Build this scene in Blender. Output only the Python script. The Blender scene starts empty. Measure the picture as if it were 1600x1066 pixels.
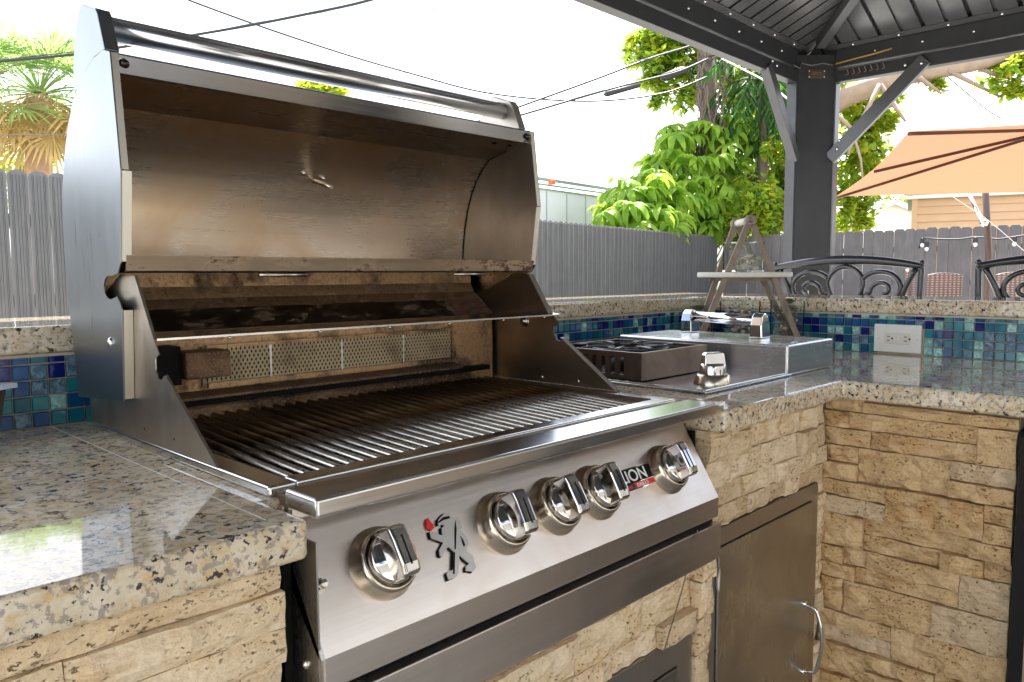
import bpy, bmesh, math, random
from mathutils import Vector, Matrix, noise
R_ = math.radians
random.seed(7)
scn = bpy.context.scene
COL = scn.collection

# ------------------------------------------------------------------ camera
F, CAM = 1211.633, Vector((-.41558, -.68355, .24379))
YAW, PIT, ROL = R_(-45.86344), R_(-4.92722), R_(-.26416)
fw = Vector((-math.sin(YAW)*math.cos(PIT), math.cos(YAW)*math.cos(PIT), math.sin(PIT)))
r0 = fw.cross(Vector((0, 0, 1))).normalized(); u0 = r0.cross(fw)
RT = r0*math.cos(ROL) + u0*math.sin(ROL); UP = RT.cross(fw)
cd = bpy.data.cameras.new('camera'); cam = bpy.data.objects.new('camera', cd); COL.objects.link(cam)
cam.matrix_world = Matrix(((RT.x, UP.x, -fw.x, CAM.x), (RT.y, UP.y, -fw.y, CAM.y), (RT.z, UP.z, -fw.z, CAM.z), (0, 0, 0, 1)))
cd.sensor_width = 36; cd.lens = 36*F/1600; cd.clip_start = .02; cd.clip_end = 900
scn.camera = cam
def ray(px, py):
    return fw + RT*((px-800)/F) - UP*((py-533)/F)
def at(px, py, X=None, Y=None, Z=None, D=None):
    d = ray(px, py)
    t = (X-CAM.x)/d.x if X is not None else (Y-CAM.y)/d.y if Y is not None else (Z-CAM.z)/d.z if Z is not None else D
    return CAM + d*t

# ------------------------------------------------------------------ sky, sun, exposure
SUN_EL, SUN_AZ = 58, 25          # elevation, direction towards the sun measured from +x towards +y
w = bpy.data.worlds.new('World'); scn.world = w; w.use_nodes = True
nt = w.node_tree; N = nt.nodes; L = nt.links
for n in list(N): N.remove(n)
def wn(t, **k):
    n = N.new(t)
    for a, b in k.items(): setattr(n, a, b)
    return n
out = wn('ShaderNodeOutputWorld'); bg = wn('ShaderNodeBackground'); sky = wn('ShaderNodeTexSky')
sky.sky_type = 'NISHITA'; sky.sun_disc = False; sky.sun_elevation = R_(SUN_EL); sky.sun_rotation = R_(90-SUN_AZ)
sky.air_density = 1.0; sky.dust_density = 1.5
tc = wn('ShaderNodeTexCoord'); mp = wn('ShaderNodeMapping'); mp.inputs['Scale'].default_value = (1, 1, 2.2)
ns = wn('ShaderNodeTexNoise'); ns.inputs['Scale'].default_value = 2.6; ns.inputs['Detail'].default_value = 7; ns.inputs['Roughness'].default_value = .55
cr = wn('ShaderNodeValToRGB'); cr.color_ramp.elements[0].position = .44; cr.color_ramp.elements[1].position = .56
mx = wn('ShaderNodeMixRGB'); mx.inputs[2].default_value = (10.2, 10.4, 10.7, 1)
L.new(tc.outputs['Generated'], mp.inputs[0]); L.new(mp.outputs[0], ns.inputs[0]); L.new(ns.outputs[0], cr.inputs[0])
sx3 = wn('ShaderNodeSeparateXYZ'); hz_ = wn('ShaderNodeValToRGB'); hz_.color_ramp.elements[0].position = .12; hz_.color_ramp.elements[0].color = (1, 1, 1, 1); hz_.color_ramp.elements[1].position = .38; hz_.color_ramp.elements[1].color = (0, 0, 0, 1)
L.new(tc.outputs['Generated'], sx3.inputs[0]); L.new(sx3.outputs[2], hz_.inputs[0])      # milky haze towards the horizon
mm = wn('ShaderNodeMath', operation='MAXIMUM'); L.new(cr.outputs[0], mm.inputs[0]); L.new(hz_.outputs[0], mm.inputs[1])
L.new(mm.outputs[0], mx.inputs[0]); L.new(sky.outputs[0], mx.inputs[1]); L.new(mx.outputs[0], bg.inputs[0])
bg.inputs[1].default_value = .07
L.new(bg.outputs[0], out.inputs[0])
sd = bpy.data.lights.new('sun', 'SUN'); sun = bpy.data.objects.new('sun', sd); COL.objects.link(sun)
sd.energy = 4.0; sd.angle = R_(.6); sd.color = (1, .955, .88)
sv = Vector((math.cos(R_(SUN_AZ))*math.cos(R_(SUN_EL)), math.sin(R_(SUN_AZ))*math.cos(R_(SUN_EL)), math.sin(R_(SUN_EL))))
sun.rotation_euler = sv.to_track_quat('Z', 'Y').to_euler()
scn.view_settings.view_transform = 'Standard'; scn.view_settings.look = 'None'
scn.view_settings.gamma = 1; scn.view_settings.exposure = 2.25
scn.view_settings.use_curve_mapping = False

# ------------------------------------------------------------------ materials
MATS = {}
class NT:
    def __init__(s, name):
        m = bpy.data.materials.new(name); m.use_nodes = True; s.m = m; s.t = m.node_tree; s.n = s.t.nodes; s.l = s.t.links
        s.b = s.n['Principled BSDF']; MATS[name] = m
        s.tc = None
    def new(s, t, ins=None, **k):
        n = s.n.new(t)
        for a, b in k.items(): setattr(n, a, b)
        for a, b in (ins or {}).items():
            if hasattr(b, 'is_linked') or hasattr(b, 'links'): s.l.new(b, n.inputs[a])
            else: n.inputs[a].default_value = b
        return n
    def co(s, scale=(1, 1, 1), rnd=False, loc=(0, 0, 0)):
        if not s.tc: s.tc = s.new('ShaderNodeTexCoord')
        mp = s.new('ShaderNodeMapping', {'Vector': s.tc.outputs['Object'], 'Scale': scale, 'Location': loc})
        if rnd:
            oi = s.new('ShaderNodeObjectInfo')
            ml = s.new('ShaderNodeMath', {0: oi.outputs['Random'], 1: 37.0}, operation='MULTIPLY')
            cb = s.new('ShaderNodeCombineXYZ', {0: ml.outputs[0], 1: ml.outputs[0], 2: ml.outputs[0]})
            s.l.new(cb.outputs[0], mp.inputs['Location'])
        return mp.outputs[0]
    def noise(s, scale, vec, detail=4, rough=.5, dist=0):
        return s.new('ShaderNodeTexNoise', {'Vector': vec, 'Scale': scale, 'Detail': detail, 'Roughness': rough, 'Distortion': dist}).outputs[0]
    def voro(s, scale, vec, feat='F1', out=0):
        return s.new('ShaderNodeTexVoronoi', {'Vector': vec, 'Scale': scale}, feature=feat).outputs[out]
    def ramp(s, fac, stops, interp='LINEAR'):
        n = s.new('ShaderNodeValToRGB', {0: fac}); e = n.color_ramp.elements; n.color_ramp.interpolation = interp
        while len(e) < len(stops): e.new(.5)
        for i, (p, c) in enumerate(stops):
            e[i].position = p; e[i].color = (c, c, c, 1) if isinstance(c, (int, float)) else (*c, 1)
        return n.outputs[0]
    def mix(s, fac, a, b, mode='MIX'):
        n = s.new('ShaderNodeMixRGB', {0: fac}, blend_type=mode)
        for i, v in ((1, a), (2, b)):
            if isinstance(v, tuple): n.inputs[i].default_value = (*v, 1)
            elif isinstance(v, (int, float)): n.inputs[i].default_value = (v, v, v, 1)
            else: s.l.new(v, n.inputs[i])
        return n.outputs[0]
    def math(s, op, a, b=0.):
        return s.new('ShaderNodeMath', {0: a, 1: b}, operation=op).outputs[0]
    def set(s, **k):
        for a, v in k.items():
            a = {'color': 'Base Color', 'rough': 'Roughness', 'metal': 'Metallic', 'coat': 'Coat Weight', 'ior': 'IOR', 'trans': 'Transmission Weight', 'spec': 'Specular IOR Level', 'emis': 'Emission Color', 'es': 'Emission Strength', 'alpha': 'Alpha', 'cr': 'Coat Roughness', 'aniso': 'Anisotropic'}[a]
            i = s.b.inputs[a]
            if isinstance(v, tuple): i.default_value = (*v, 1)
            elif isinstance(v, (int, float)): i.default_value = v
            else: s.l.new(v, i)
        return s
    def bump(s, h, strength=.3, dist=.001):
        n = s.new('ShaderNodeBump', {'Height': h, 'Strength': strength, 'Distance': dist})
        s.l.new(n.outputs[0], s.b.inputs['Normal']); return s

def plain(name, c, rough=.5, metal=0, var=.0, vs=20, **k):
    m = NT(name)
    if var:
        n = m.noise(vs, m.co(rnd=True), 5)
        col = m.mix(n, tuple(x*(1-var) for x in c), tuple(min(1, x*(1+var)) for x in c))
        if name.startswith('fence'):
            oi = m.new('ShaderNodeObjectInfo'); st_ = m.noise(22, m.co((1.6, 1.6, .12), rnd=True), 5, .7)
            col = m.mix(m.math('MULTIPLY', oi.outputs['Random'], .35), col, tuple(x*.62 for x in c)); col = m.mix(m.ramp(st_, [(.5, 0), (.7, .4)]), col, tuple(x*1.7 for x in c))
        m.set(color=col)
        m.bump(n, .15, .002)
    else: m.set(color=c)
    return m.set(rough=rough, metal=metal, **k).m
def steel(name, c, rough, grain=(3, 3, 260), var=.12, warm=None, smudge=.1, gb=.12):
    m = NT(name); g = m.noise(1, m.co(grain), 3, .6)
    b = m.noise(6, m.co(), 4, .6, .6); f = m.noise(38, m.co(), 5, .65)
    col = m.mix(g, tuple(x*(1-var) for x in c), tuple(min(1, x*(1+var)) for x in c))
    if warm: col = m.mix(m.ramp(b, [(.42, 0), (.66, 1)]), col, warm)
    col = m.mix(m.math('MULTIPLY', m.ramp(f, [(.55, 0), (.8, 1)]), .10), col, tuple(x*.55 for x in c))
    m.set(color=col, metal=1.0)
    r = m.math('ADD', m.math('MULTIPLY', b, smudge*2), rough-smudge)
    r = m.math('ADD', m.math('MULTIPLY', g, .12), r)
    m.set(rough=r).bump(g, gb, .0004)
    return m.m
steel('steel_rail', (.66, .66, .66), .13, (2.5, 260, 260), gb=.05, smudge=.06)
steel('steel_panel', (.66, .61, .57), .27, (2.5, 200, 260), warm=(.62, .53, .47))
steel('steel_side', (.27, .30, .335), .24, (120, 120, 2), var=.05, smudge=.06, gb=.02)
steel('steel_flange', (.66, .63, .57), .4, (120, 120, 2), var=.05, gb=.02)
steel('steel_cover', (.62, .64, .67), .2, (3, 3, 260), var=.08, gb=.04)
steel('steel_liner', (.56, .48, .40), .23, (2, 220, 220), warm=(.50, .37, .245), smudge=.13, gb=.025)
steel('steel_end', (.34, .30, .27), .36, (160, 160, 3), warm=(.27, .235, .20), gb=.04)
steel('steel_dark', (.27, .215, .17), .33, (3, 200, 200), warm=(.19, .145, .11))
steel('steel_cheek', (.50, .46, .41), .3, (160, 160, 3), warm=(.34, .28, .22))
steel('steel_door', (.46, .455, .45), .24, (160, 160, 4), warm=(.37, .355, .34), gb=.02, smudge=.14)
steel('steel_frame', (.42, .39, .36), .33, (160, 160, 4))
steel('steel_tray', (.55, .58, .62), .14, (2.5, 260, 260), gb=.04)
plain('steel_emblem', (.46, .45, .44), .38, .55, var=.12, vs=60)
def chrome(name, c, rough):
    m = NT(name); n = m.noise(45, m.co(), 4, .6)
    m.set(color=c, metal=1.0, rough=m.math('ADD', m.math('MULTIPLY', n, .08), rough-.03)); return m.m
chrome('chrome', (.74, .73, .72), .06); chrome('chrome_knob', (.60, .58, .56), .08)
chrome('bezel_dark', (.20, .17, .13), .3); chrome('bezel', (.56, .50, .41), .18); chrome('bolt', (.55, .52, .48), .25)
def burnt(name, base, lo, hi):
    m = NT(name); a = m.noise(7, m.co(), 9, .72, .15); b = m.noise(160, m.co(), 5, .7); cgr = m.noise(420, m.co(), 2)
    col = m.mix(m.ramp(a, [(lo, 0), (hi, 1)]), base, (.05, .026, .014))
    col = m.mix(m.math('MULTIPLY', m.ramp(b, [(.50, 0), (.62, 1)]), .7), col, (.24, .13, .065))
    col = m.mix(m.math('MULTIPLY', m.ramp(cgr, [(.60, 0), (.68, 1)]), .8), col, (.48, .36, .24))
    m.set(color=col, metal=m.ramp(a, [(lo, .85), (hi, .1)]), rough=m.ramp(a, [(lo, .42), (hi, .85)])).bump(b, .8, .002); return m.m
burnt('burnt_steel', (.52, .34, .19), .47, .58); burnt('rusty_ledge', (.30, .19, .11), .28, .55)
steel('burner_box', (.20, .145, .115), .36, (160, 160, 3), var=.06, warm=(.11, .078, .06), gb=.03)
# lip with a rust mark
m = NT('steel_lip'); a = m.noise(34, m.co((.6, 1, 1.6)), 8, .85, .0); g = m.noise(1, m.co((2, 220, 220)), 3)
col = m.mix(g, (.42, .32, .22), (.60, .48, .34)); lo_ = m.noise(4.5, m.co((1, 0, 0)), 2, .5); a = m.math('ADD', a, m.math('MULTIPLY', m.math('SUBTRACT', lo_, .5), .55))
col = m.mix(m.ramp(a, [(.54, 0), (.60, 1)]), col, (.09, .026, .012))
m.set(color=col, metal=m.ramp(a, [(.54, 1.), (.60, .1)]), rough=m.ramp(a, [(.5, .3), (.62, .8)])).bump(a, .3, .001)
# cooking bars: darker and sooty to the back
m = NT('grate_steel'); a = m.noise(14, m.co(), 5, .6); b = m.noise(90, m.co(), 4)
sp = m.new('ShaderNodeSeparateXYZ', {0: m.tc.outputs['Object']}); gy = m.math('ADD', m.math('MULTIPLY', sp.outputs[1], 1.1), m.math('MULTIPLY', a, .9))
oi = m.new('ShaderNodeObjectInfo'); gy = m.math('ADD', gy, m.math('MULTIPLY', oi.outputs['Random'], .10))
col = m.mix(m.ramp(gy, [(.66, 0), (.95, 1)]), (.78, .75, .69), (.22, .15, .09))
m.set(color=col, metal=1.0, rough=m.ramp(b, [(.3, .26), (.7, .4)])).bump(b, .12, .0006)
# perforated infrared burner
m = NT('burner_mesh'); va = m.new('ShaderNodeTexWave', {'Vector': m.co((1, 0, .577)), 'Scale': 80.0}, bands_direction='DIAGONAL').outputs[1]; vb = m.new('ShaderNodeTexWave', {'Vector': m.co((1, 0, -.577)), 'Scale': 80.0}, bands_direction='DIAGONAL').outputs[1]
v = m.math('MULTIPLY', va, vb); dirt = m.noise(18, m.co(), 4, .6)
col = m.mix(m.ramp(v, [(.30, 0), (.5, 1)]), (.46, .38, .24), (.05, .04, .025)); col = m.mix(m.ramp(dirt, [(.5, 0), (.75, .6)]), col, (.12, .07, .04))
m.set(color=col, metal=.6, rough=.5).bump(v, .6, .001)
# granite
def granite(name, dark, mid, light, gold):
    m = NT(name); c = m.co(); n1 = m.noise(26, c, 6, .7, .4); n2 = m.noise(70, c, 5, .65); n3 = m.noise(120, m.co(loc=(3, 1, 2)), 4, .6, .2)
    v = m.voro(230, c); blob = m.noise(95, m.co(loc=(7, 5, 1)), 4, .6, .1)
    col = m.mix(m.ramp(n1, [(.35, 0), (.62, 1)]), mid, light)
    col = m.mix(m.math('MULTIPLY', m.ramp(n2, [(.50, 0), (.66, 1)]), .85), col, gold)
    col = m.mix(m.math('MULTIPLY', m.ramp(n3, [(.52, 0), (.58, 1)]), .7), col, (.23, .20, .19))
    col = m.mix(m.math('MULTIPLY', m.ramp(v, [(.10, 1), (.22, 0)]), .35), col, (.70, .66, .58))
    col = m.mix(m.ramp(blob, [(.585, 0), (.62, 1)]), col, dark)
    m.set(color=col, rough=m.ramp(n2, [(.3, .03), (.7, .07)]), spec=.55, coat=.15, cr=.015); return m.m
granite('granite', (.045, .036, .038), (.52, .42, .27), (.70, .63, .51), (.58, .39, .165))
# travertine
def trav(name, a, b, c3):
    m = NT(name); c = m.co(rnd=True); n1 = m.noise(13, c, 5, .6, .5); n2 = m.noise(60, c, 6, .7); pit = m.noise(150, m.co((1, 1, 1.5), rnd=True), 3, .6, .2)
    oi = m.new('ShaderNodeObjectInfo'); vein = m.noise(30, m.co((.5, .5, 2.5), rnd=True), 5, .7)
    col = m.mix(m.ramp(n1, [(.36, 0), (.6, 1)]), a, b); col = m.mix(m.math('MULTIPLY', m.ramp(vein, [(.52, 0), (.66, 1)]), .8), col, c3)
    col = m.mix(m.math('MULTIPLY', oi.outputs['Random'], .5), col, a); fine = m.noise(150, c, 4, .75); col = m.mix(m.ramp(fine, [(.35, .35), (.55, 0)]), col, c3)
    p = m.math('MULTIPLY', m.ramp(pit, [(.60, 0), (.65, 1)]), m.ramp(n1, [(.44, 0), (.58, 1)])); col = m.mix(m.math('MULTIPLY', p, .8), col, (.17, .085, .035))
    h = m.math('SUBTRACT', m.math('ADD', m.math('MULTIPLY', n2, .6), m.math('MULTIPLY', n1, .7)), m.math('MULTIPLY', p, .8))
    m.set(color=col, rough=.82, spec=.3).bump(h, 1.0, .009); return m.m
trav('travertine', (.84, .71, .52), (.74, .56, .34), (.50, .31, .13))
trav('travertine_tan', (.74, .54, .31), (.58, .37, .165), (.31, .16, .055))
trav('travertine_pale', (.72, .57, .39), (.60, .44, .26), (.44, .29, .15))
plain('mortar', (.36, .28, .20), .95, var=.2, vs=90); plain('grout', (.56, .48, .37), .9, var=.12, vs=120)
plain('caulk', (.62, .60, .55), .4)
# glass tiles
def glass_tile(name, c, ripple, c2=None):
    m = NT(name); co = m.co(rnd=True); n = m.noise(70 if ripple else 25, co, 3, .5, 1.2 if ripple else .2)
    oi = m.new('ShaderNodeObjectInfo')
    col = m.mix(oi.outputs['Random'], c, c2 or tuple(x*.7 for x in c))
    if ripple: col = m.mix(m.math('MULTIPLY', m.ramp(n, [(.45, 0), (.62, 1)]), .5), col, tuple(min(1, x*2.2+.12) for x in c))
    m.set(color=col, rough=.07, spec=.5).bump(n, .9 if ripple else .15, .004); return m.m
TILES = [glass_tile('tile_teal', (.010, .16, .24), 0), glass_tile('tile_blue', (.008, .09, .26), 0, (.006, .06, .17)), glass_tile('tile_navy', (.005, .016, .17), 0),
         glass_tile('tile_aqua', (.20, .42, .40), 1), glass_tile('tile_silver', (.05, .13, .20), 1), glass_tile('tile_turquoise', (.02, .22, .27), 0)]
plain('white_plastic', (.72, .72, .69), .3); plain('ivory_plastic', (.66, .64, .56), .3); plain('black', (.004, .004, .004), .6, spec=.15)
plain('black_gloss', (.01, .01, .011), .08); plain('red_enamel', (.65, .012, .012), .3); plain('white_paint', (.8, .8, .79), .5)
plain('gazebo_metal', (.036, .038, .043), .33, .25, var=.25, vs=14); plain('gazebo_roof', (.12, .123, .13), .25, .6, var=.25, vs=8)
plain('gazebo_brace', (.075, .078, .086), .3, .35, var=.2, vs=14); plain('copper_plaque', (.16, .11, .08), .3, .8)
plain('fence_metal', (.13, .132, .135), .35, .25, var=.22, vs=6); plain('fence_wood', (.125, .115, .118), .8, var=.3, vs=7)
plain('iron_black', (.012, .014, .02), .28, 0, var=.2, vs=30, coat=.5)
m = NT('wicker'); cc = m.co(); wv = m.new('ShaderNodeTexWave', {'Vector': m.co((.6, 1, 0)), 'Scale': 9.0, 'Distortion': .4}, bands_direction='Y').outputs[1]
wz = m.new('ShaderNodeTexWave', {'Vector': m.co((0, 0, 1)), 'Scale': 12.0, 'Distortion': .4}, bands_direction='Z').outputs[1]
h = m.math('MULTIPLY', wv, wz); m.set(color=m.mix(h, (.10, .06, .05), (.42, .30, .25)), rough=.6).bump(h, .8, .01)
m = NT('umbrella_cloth'); m.set(color=(.36, .19, .115), rough=.9)
tr = m.new('ShaderNodeBsdfTranslucent', {'Color': (.24, .115, .065, 1)}); ms = m.new('ShaderNodeMixShader', {0: .5})
m.l.new(m.b.outputs[0], ms.inputs[1]); m.l.new(tr.outputs[0], ms.inputs[2]); m.l.new(ms.outputs[0], m.n['Material Output'].inputs[0])
plain('umbrella_metal', (.07, .04, .03), .4, .4); plain('pole_brown', (.10, .07, .06), .4, .3)
def leaf(name, a, b, tl=.5):
    m = NT(name); oi = m.new('ShaderNodeObjectInfo'); n = m.noise(3.5, m.co(rnd=True), 3)
    col = m.mix(m.ramp(n, [(.35, 0), (.65, 1)]), a, b); m.set(color=col, rough=.5, spec=.35)
    tr = m.new('ShaderNodeBsdfTranslucent'); tc2 = m.mix(.5, col, tuple(min(1, x*2.2) for x in b)); m.l.new(tc2, tr.inputs[0])
    ms = m.new('ShaderNodeMixShader', {0: tl}); m.l.new(m.b.outputs[0], ms.inputs[1]); m.l.new(tr.outputs[0], ms.inputs[2]); m.l.new(ms.outputs[0], m.n['Material Output'].inputs[0]); return m.m
leaf('leaf_umbrella', (.11, .24, .03), (.30, .44, .05)); leaf('leaf_tree', (.12, .22, .02), (.34, .42, .035), .6); leaf('leaf_dark', (.025, .085, .02), (.06, .14, .03))
leaf('leaf_yellow', (.20, .24, .02), (.40, .36, .03)); leaf('frond_green', (.10, .19, .06), (.26, .36, .12), .5); leaf('frond_dry', (.30, .21, .10), (.46, .34, .15), .35); leaf('succulent', (.16, .26, .09), (.30, .40, .18), .2)
plain('stem_green', (.12, .16, .06), .7); plain('bark', (.15, .115, .09), .9, var=.35, vs=9); plain('bark_pale', (.30, .225, .165), .85, var=.3, vs=7); plain('vine', (.17, .13, .11), .9, var=.3, vs=30); plain('palm_trunk', (.42, .27, .18), .9, var=.4, vs=14)
plain('wood_weathered', (.27, .215, .17), .8, var=.45, vs=26); plain('whitewash', (.72, .70, .64), .6, var=.06, vs=30)
plain('shell', (.66, .55, .42), .5, var=.4, vs=60); plain('pebble', (.22, .15, .10), .5, var=.6, vs=50)
m = NT('jar_glass'); m.set(color=(.93, .98, .97), rough=.02, trans=1.0, ior=1.3)
plain('cable', (.02, .02, .024), .5); plain('cable_grey', (.10, .10, .11), .5); plain('yellow_rope', (.34, .21, .05), .6)
plain('trailer_white', (.74, .76, .78), .4, var=.06, vs=1.5); plain('trailer_rail', (.45, .50, .52), .3, .6); plain('amber', (.75, .14, .02), .3)
plain('house_white', (.80, .80, .78), .8); plain('shingle', (.20, .21, .23), .9, var=.25, vs=5); plain('siding', (.62, .40, .25), .6, var=.12, vs=3)
plain('concrete', (.44, .43, .41), .9, var=.15, vs=3); plain('stucco', (.60, .585, .56), .9, var=.08, vs=10); plain('soil', (.26, .25, .17), .95, var=.3, vs=2)
plain('planter_body', (.05, .042, .035), .6, var=.6, vs=160); plain('bulb', (.75, .74, .70), .15)
m = NT('window_glass'); m.set(color=(.02, .03, .035), rough=.03, spec=.8)

# ------------------------------------------------------------------ builders
WL = {}          # world location of every thing and part origin
class MB:
    def __init__(s): s.v = []; s.f = []; s.m = []; s.cur = 0; s.sm = []; s.smooth = False
    def add(s, vs, fs):
        o = len(s.v); s.v += [Vector(x) for x in vs]
        for f in fs: s.f.append([o+i for i in f]); s.m.append(s.cur); s.sm.append(s.smooth)
    def box(s, x0, x1, y0, y1, z0, z1):
        s.add([(x, y, z) for z in (z0, z1) for y in (y0, y1) for x in (x0, x1)], [(0, 2, 3, 1), (4, 5, 7, 6), (0, 1, 5, 4), (2, 6, 7, 3), (0, 4, 6, 2), (1, 3, 7, 5)]); return s
    def obox(s, a, b, w_, t_, up=(0, 0, 1)):       # bar from a to b, width w_ sideways, t_ along up
        a, b = Vector(a), Vector(b); d = (b-a).normalized(); sd_ = d.cross(Vector(up))
        if sd_.length < 1e-5: sd_ = d.cross(Vector((0, 1, 0)))
        sd_.normalize(); u = sd_.cross(d)
        vs = [p + sd_*(w_/2*i) + u*(t_/2*j) for p in (a, b) for i, j in ((-1, -1), (1, -1), (1, 1), (-1, 1))]
        s.add(vs, [(3, 2, 1, 0), (4, 5, 6, 7), (0, 1, 5, 4), (1, 2, 6, 5), (2, 3, 7, 6), (3, 0, 4, 7)]); return s
    def prism(s, pts, fn, a, b, cap=True):         # fn(u, v, t) -> world
        n = len(pts); vs = [fn(p[0], p[1], a) for p in pts] + [fn(p[0], p[1], b) for p in pts]
        fs = [(i, (i+1) % n, n+(i+1) % n, n+i) for i in range(n)]
        if cap: fs += [tuple(range(n-1, -1, -1)), tuple(range(n, 2*n))]
        s.add(vs, fs); return s
    def px(s, pts, a, b): return s.prism(pts, lambda u, v, t: (t, u, v), a, b)      # (y,z) profile along x
    def py(s, pts, a, b): return s.prism(pts, lambda u, v, t: (u, t, v), a, b)      # (x,z) along y
    def pz(s, pts, a, b): return s.prism(pts, lambda u, v, t: (u, v, t), a, b)
    def sheet(s, pts, x0, x1, nx=1):               # open profile (y,z) extruded along x
        vs = []; 
        for i in range(nx+1):
            x = x0+(x1-x0)*i/nx; vs += [(x, p[0], p[1]) for p in pts]
        n = len(pts); s.add(vs, [(i*n+j, (i+1)*n+j, (i+1)*n+j+1, i*n+j+1) for i in range(nx) for j in range(n-1)]); return s
    def tube(s, pts, r, n=8, caps=True):
        pts = [Vector(p) for p in pts]; rr = r if isinstance(r, (list, tuple)) else [r]*len(pts)
        vs = []; prev = None
        for i, p in enumerate(pts):
            d = (pts[min(i+1, len(pts)-1)] - pts[max(i-1, 0)]).normalized()
            if prev is None:
                a = d.cross(Vector((0, 0, 1)));  a = a if a.length > .01 else d.cross(Vector((1, 0, 0)))
            else: a = prev - d*prev.dot(d)
            a.normalize(); prev = a; b = d.cross(a)
            vs += [p + (a*math.cos(2*math.pi*k/n) + b*math.sin(2*math.pi*k/n))*rr[i] for k in range(n)]
        fs = [(i*n+k, i*n+(k+1) % n, (i+1)*n+(k+1) % n, (i+1)*n+k) for i in range(len(pts)-1) for k in range(n)]
        sm = s.smooth; s.smooth = n > 5; s.add(vs, fs)
        if caps:
            o = len(s.v)-len(vs); s.smooth = False
            s.f += [[o+k for k in range(n-1, -1, -1)], [o+len(vs)-n+k for k in range(n)]]; s.m += [s.cur]*2; s.sm += [False]*2
        s.smooth = sm; return s
    def lathe(s, prof, o, ax=(0, 0, 1), n=24, smooth=True):    # prof: (radius, height)
        ax = Vector(ax).normalized(); a = ax.cross(Vector((0, 0, 1)));  a = a if a.length > .01 else Vector((1, 0, 0)); a.normalize(); b = ax.cross(a); o = Vector(o)
        vs = [o + ax*h + (a*math.cos(2*math.pi*k/n) + b*math.sin(2*math.pi*k/n))*r for r, h in prof for k in range(n)]
        sm = s.smooth; s.smooth = smooth
        s.add(vs, [(i*n+k, i*n+(k+1) % n, (i+1)*n+(k+1) % n, (i+1)*n+k) for i in range(len(prof)-1) for k in range(n)])
        s.smooth = sm; return s
    def ball(s, c, r, n=8, sq=(1, 1, 1)):
        c = Vector(c); vs = []; m_ = max(3, n//2)
        for i in range(m_+1):
            t = math.pi*i/m_
            for k in range(n): vs.append(c + Vector((math.sin(t)*math.cos(2*math.pi*k/n)*r*sq[0], math.sin(t)*math.sin(2*math.pi*k/n)*r*sq[1], math.cos(t)*r*sq[2])))
        sm = s.smooth; s.smooth = True; s.add(vs, [(i*n+k, (i+1)*n+k, (i+1)*n+(k+1) % n, i*n+(k+1) % n) for i in range(m_) for k in range(n)]); s.smooth = sm; return s
    def build(s, name, mats, parent=None, loc=None, bevel=0, seg=2, label=None, kind=None, weld=False):
        pl = WL[parent.name] if parent else Vector((0, 0, 0))
        if loc is None: loc = pl if parent else Vector((0, 0, 0))
        loc = Vector(loc)
        me = bpy.data.meshes.new(name); me.from_pydata([v-loc for v in s.v], [], s.f)
        mats = mats if isinstance(mats, (list, tuple)) else [mats]
        for m_ in mats: me.materials.append(MATS[m_] if isinstance(m_, str) else m_)
        me.polygons.foreach_set('material_index', s.m); me.polygons.foreach_set('use_smooth', s.sm)
        bm = bmesh.new(); bm.from_mesh(me)
        if weld: bmesh.ops.remove_doubles(bm, verts=bm.verts, dist=1e-5)
        bmesh.ops.recalc_face_normals(bm, faces=bm.faces)
        big = [f for f in bm.faces if len(f.verts) > 4]
        if big: bmesh.ops.triangulate(bm, faces=big, ngon_method='EAR_CLIP') if not bevel else None
        bm.to_mesh(me); bm.free(); me.update()
        o = bpy.data.objects.new(name, me); COL.objects.link(o)
        if parent: o.parent = parent; o.location = loc-pl
        else: o.location = loc
        WL[o.name] = loc
        if bevel:
            b = o.modifiers.new('bevel', 'BEVEL'); b.width = bevel; b.segments = seg; b.limit_method = 'ANGLE'; b.angle_limit = R_(35); b.harden_normals = False
            for p in me.polygons: p.use_smooth = False
        if label: o['label'] = label
        if kind: o['kind'] = kind
        return o
def thing(name, label, cat, loc, group=None):
    o = bpy.data.objects.new(name, None); COL.objects.link(o); o.location = loc; o.empty_display_size = .05
    o['label'] = label; o['category'] = cat
    if group: o['group'] = group
    WL[o.name] = Vector(loc); return o
def tag(o, label, cat, group=None):
    o['label'] = label; o['category'] = cat
    if group: o['group'] = group
    return o
def inst(me, name, parent, loc, rot=(0, 0, 0), sc=(1, 1, 1)):
    o = bpy.data.objects.new(name, me); COL.objects.link(o); o.parent = parent
    o.location = Vector(loc)-WL[parent.name]; o.rotation_euler = rot; o.scale = sc; return o
def mesh_only(mb, name, mats):
    o = mb.build(name, mats); me = o.data; bpy.data.objects.remove(o); return me
def dup(root, loc, rz, label):
    c = root.copy(); COL.objects.link(c); c.location = loc; c.rotation_euler = (0, 0, rz); c['label'] = label; WL[c.name] = Vector(loc)
    for ch in root.children:
        k = ch.copy(); COL.objects.link(k); k.parent = c
        for g in ch.children: q = g.copy(); COL.objects.link(q); q.parent = k
    return c
W = .81
G0 = -.92

# ------------------------------------------------------------------ ground
MB().box(-150, 250, -150, 250, G0-.3, G0-.004).build('ground', 'soil', kind='structure')
MB().box(-9, 13, -4.6, 4.4, G0-.2, G0).build('patio', 'concrete', kind='structure')

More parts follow.
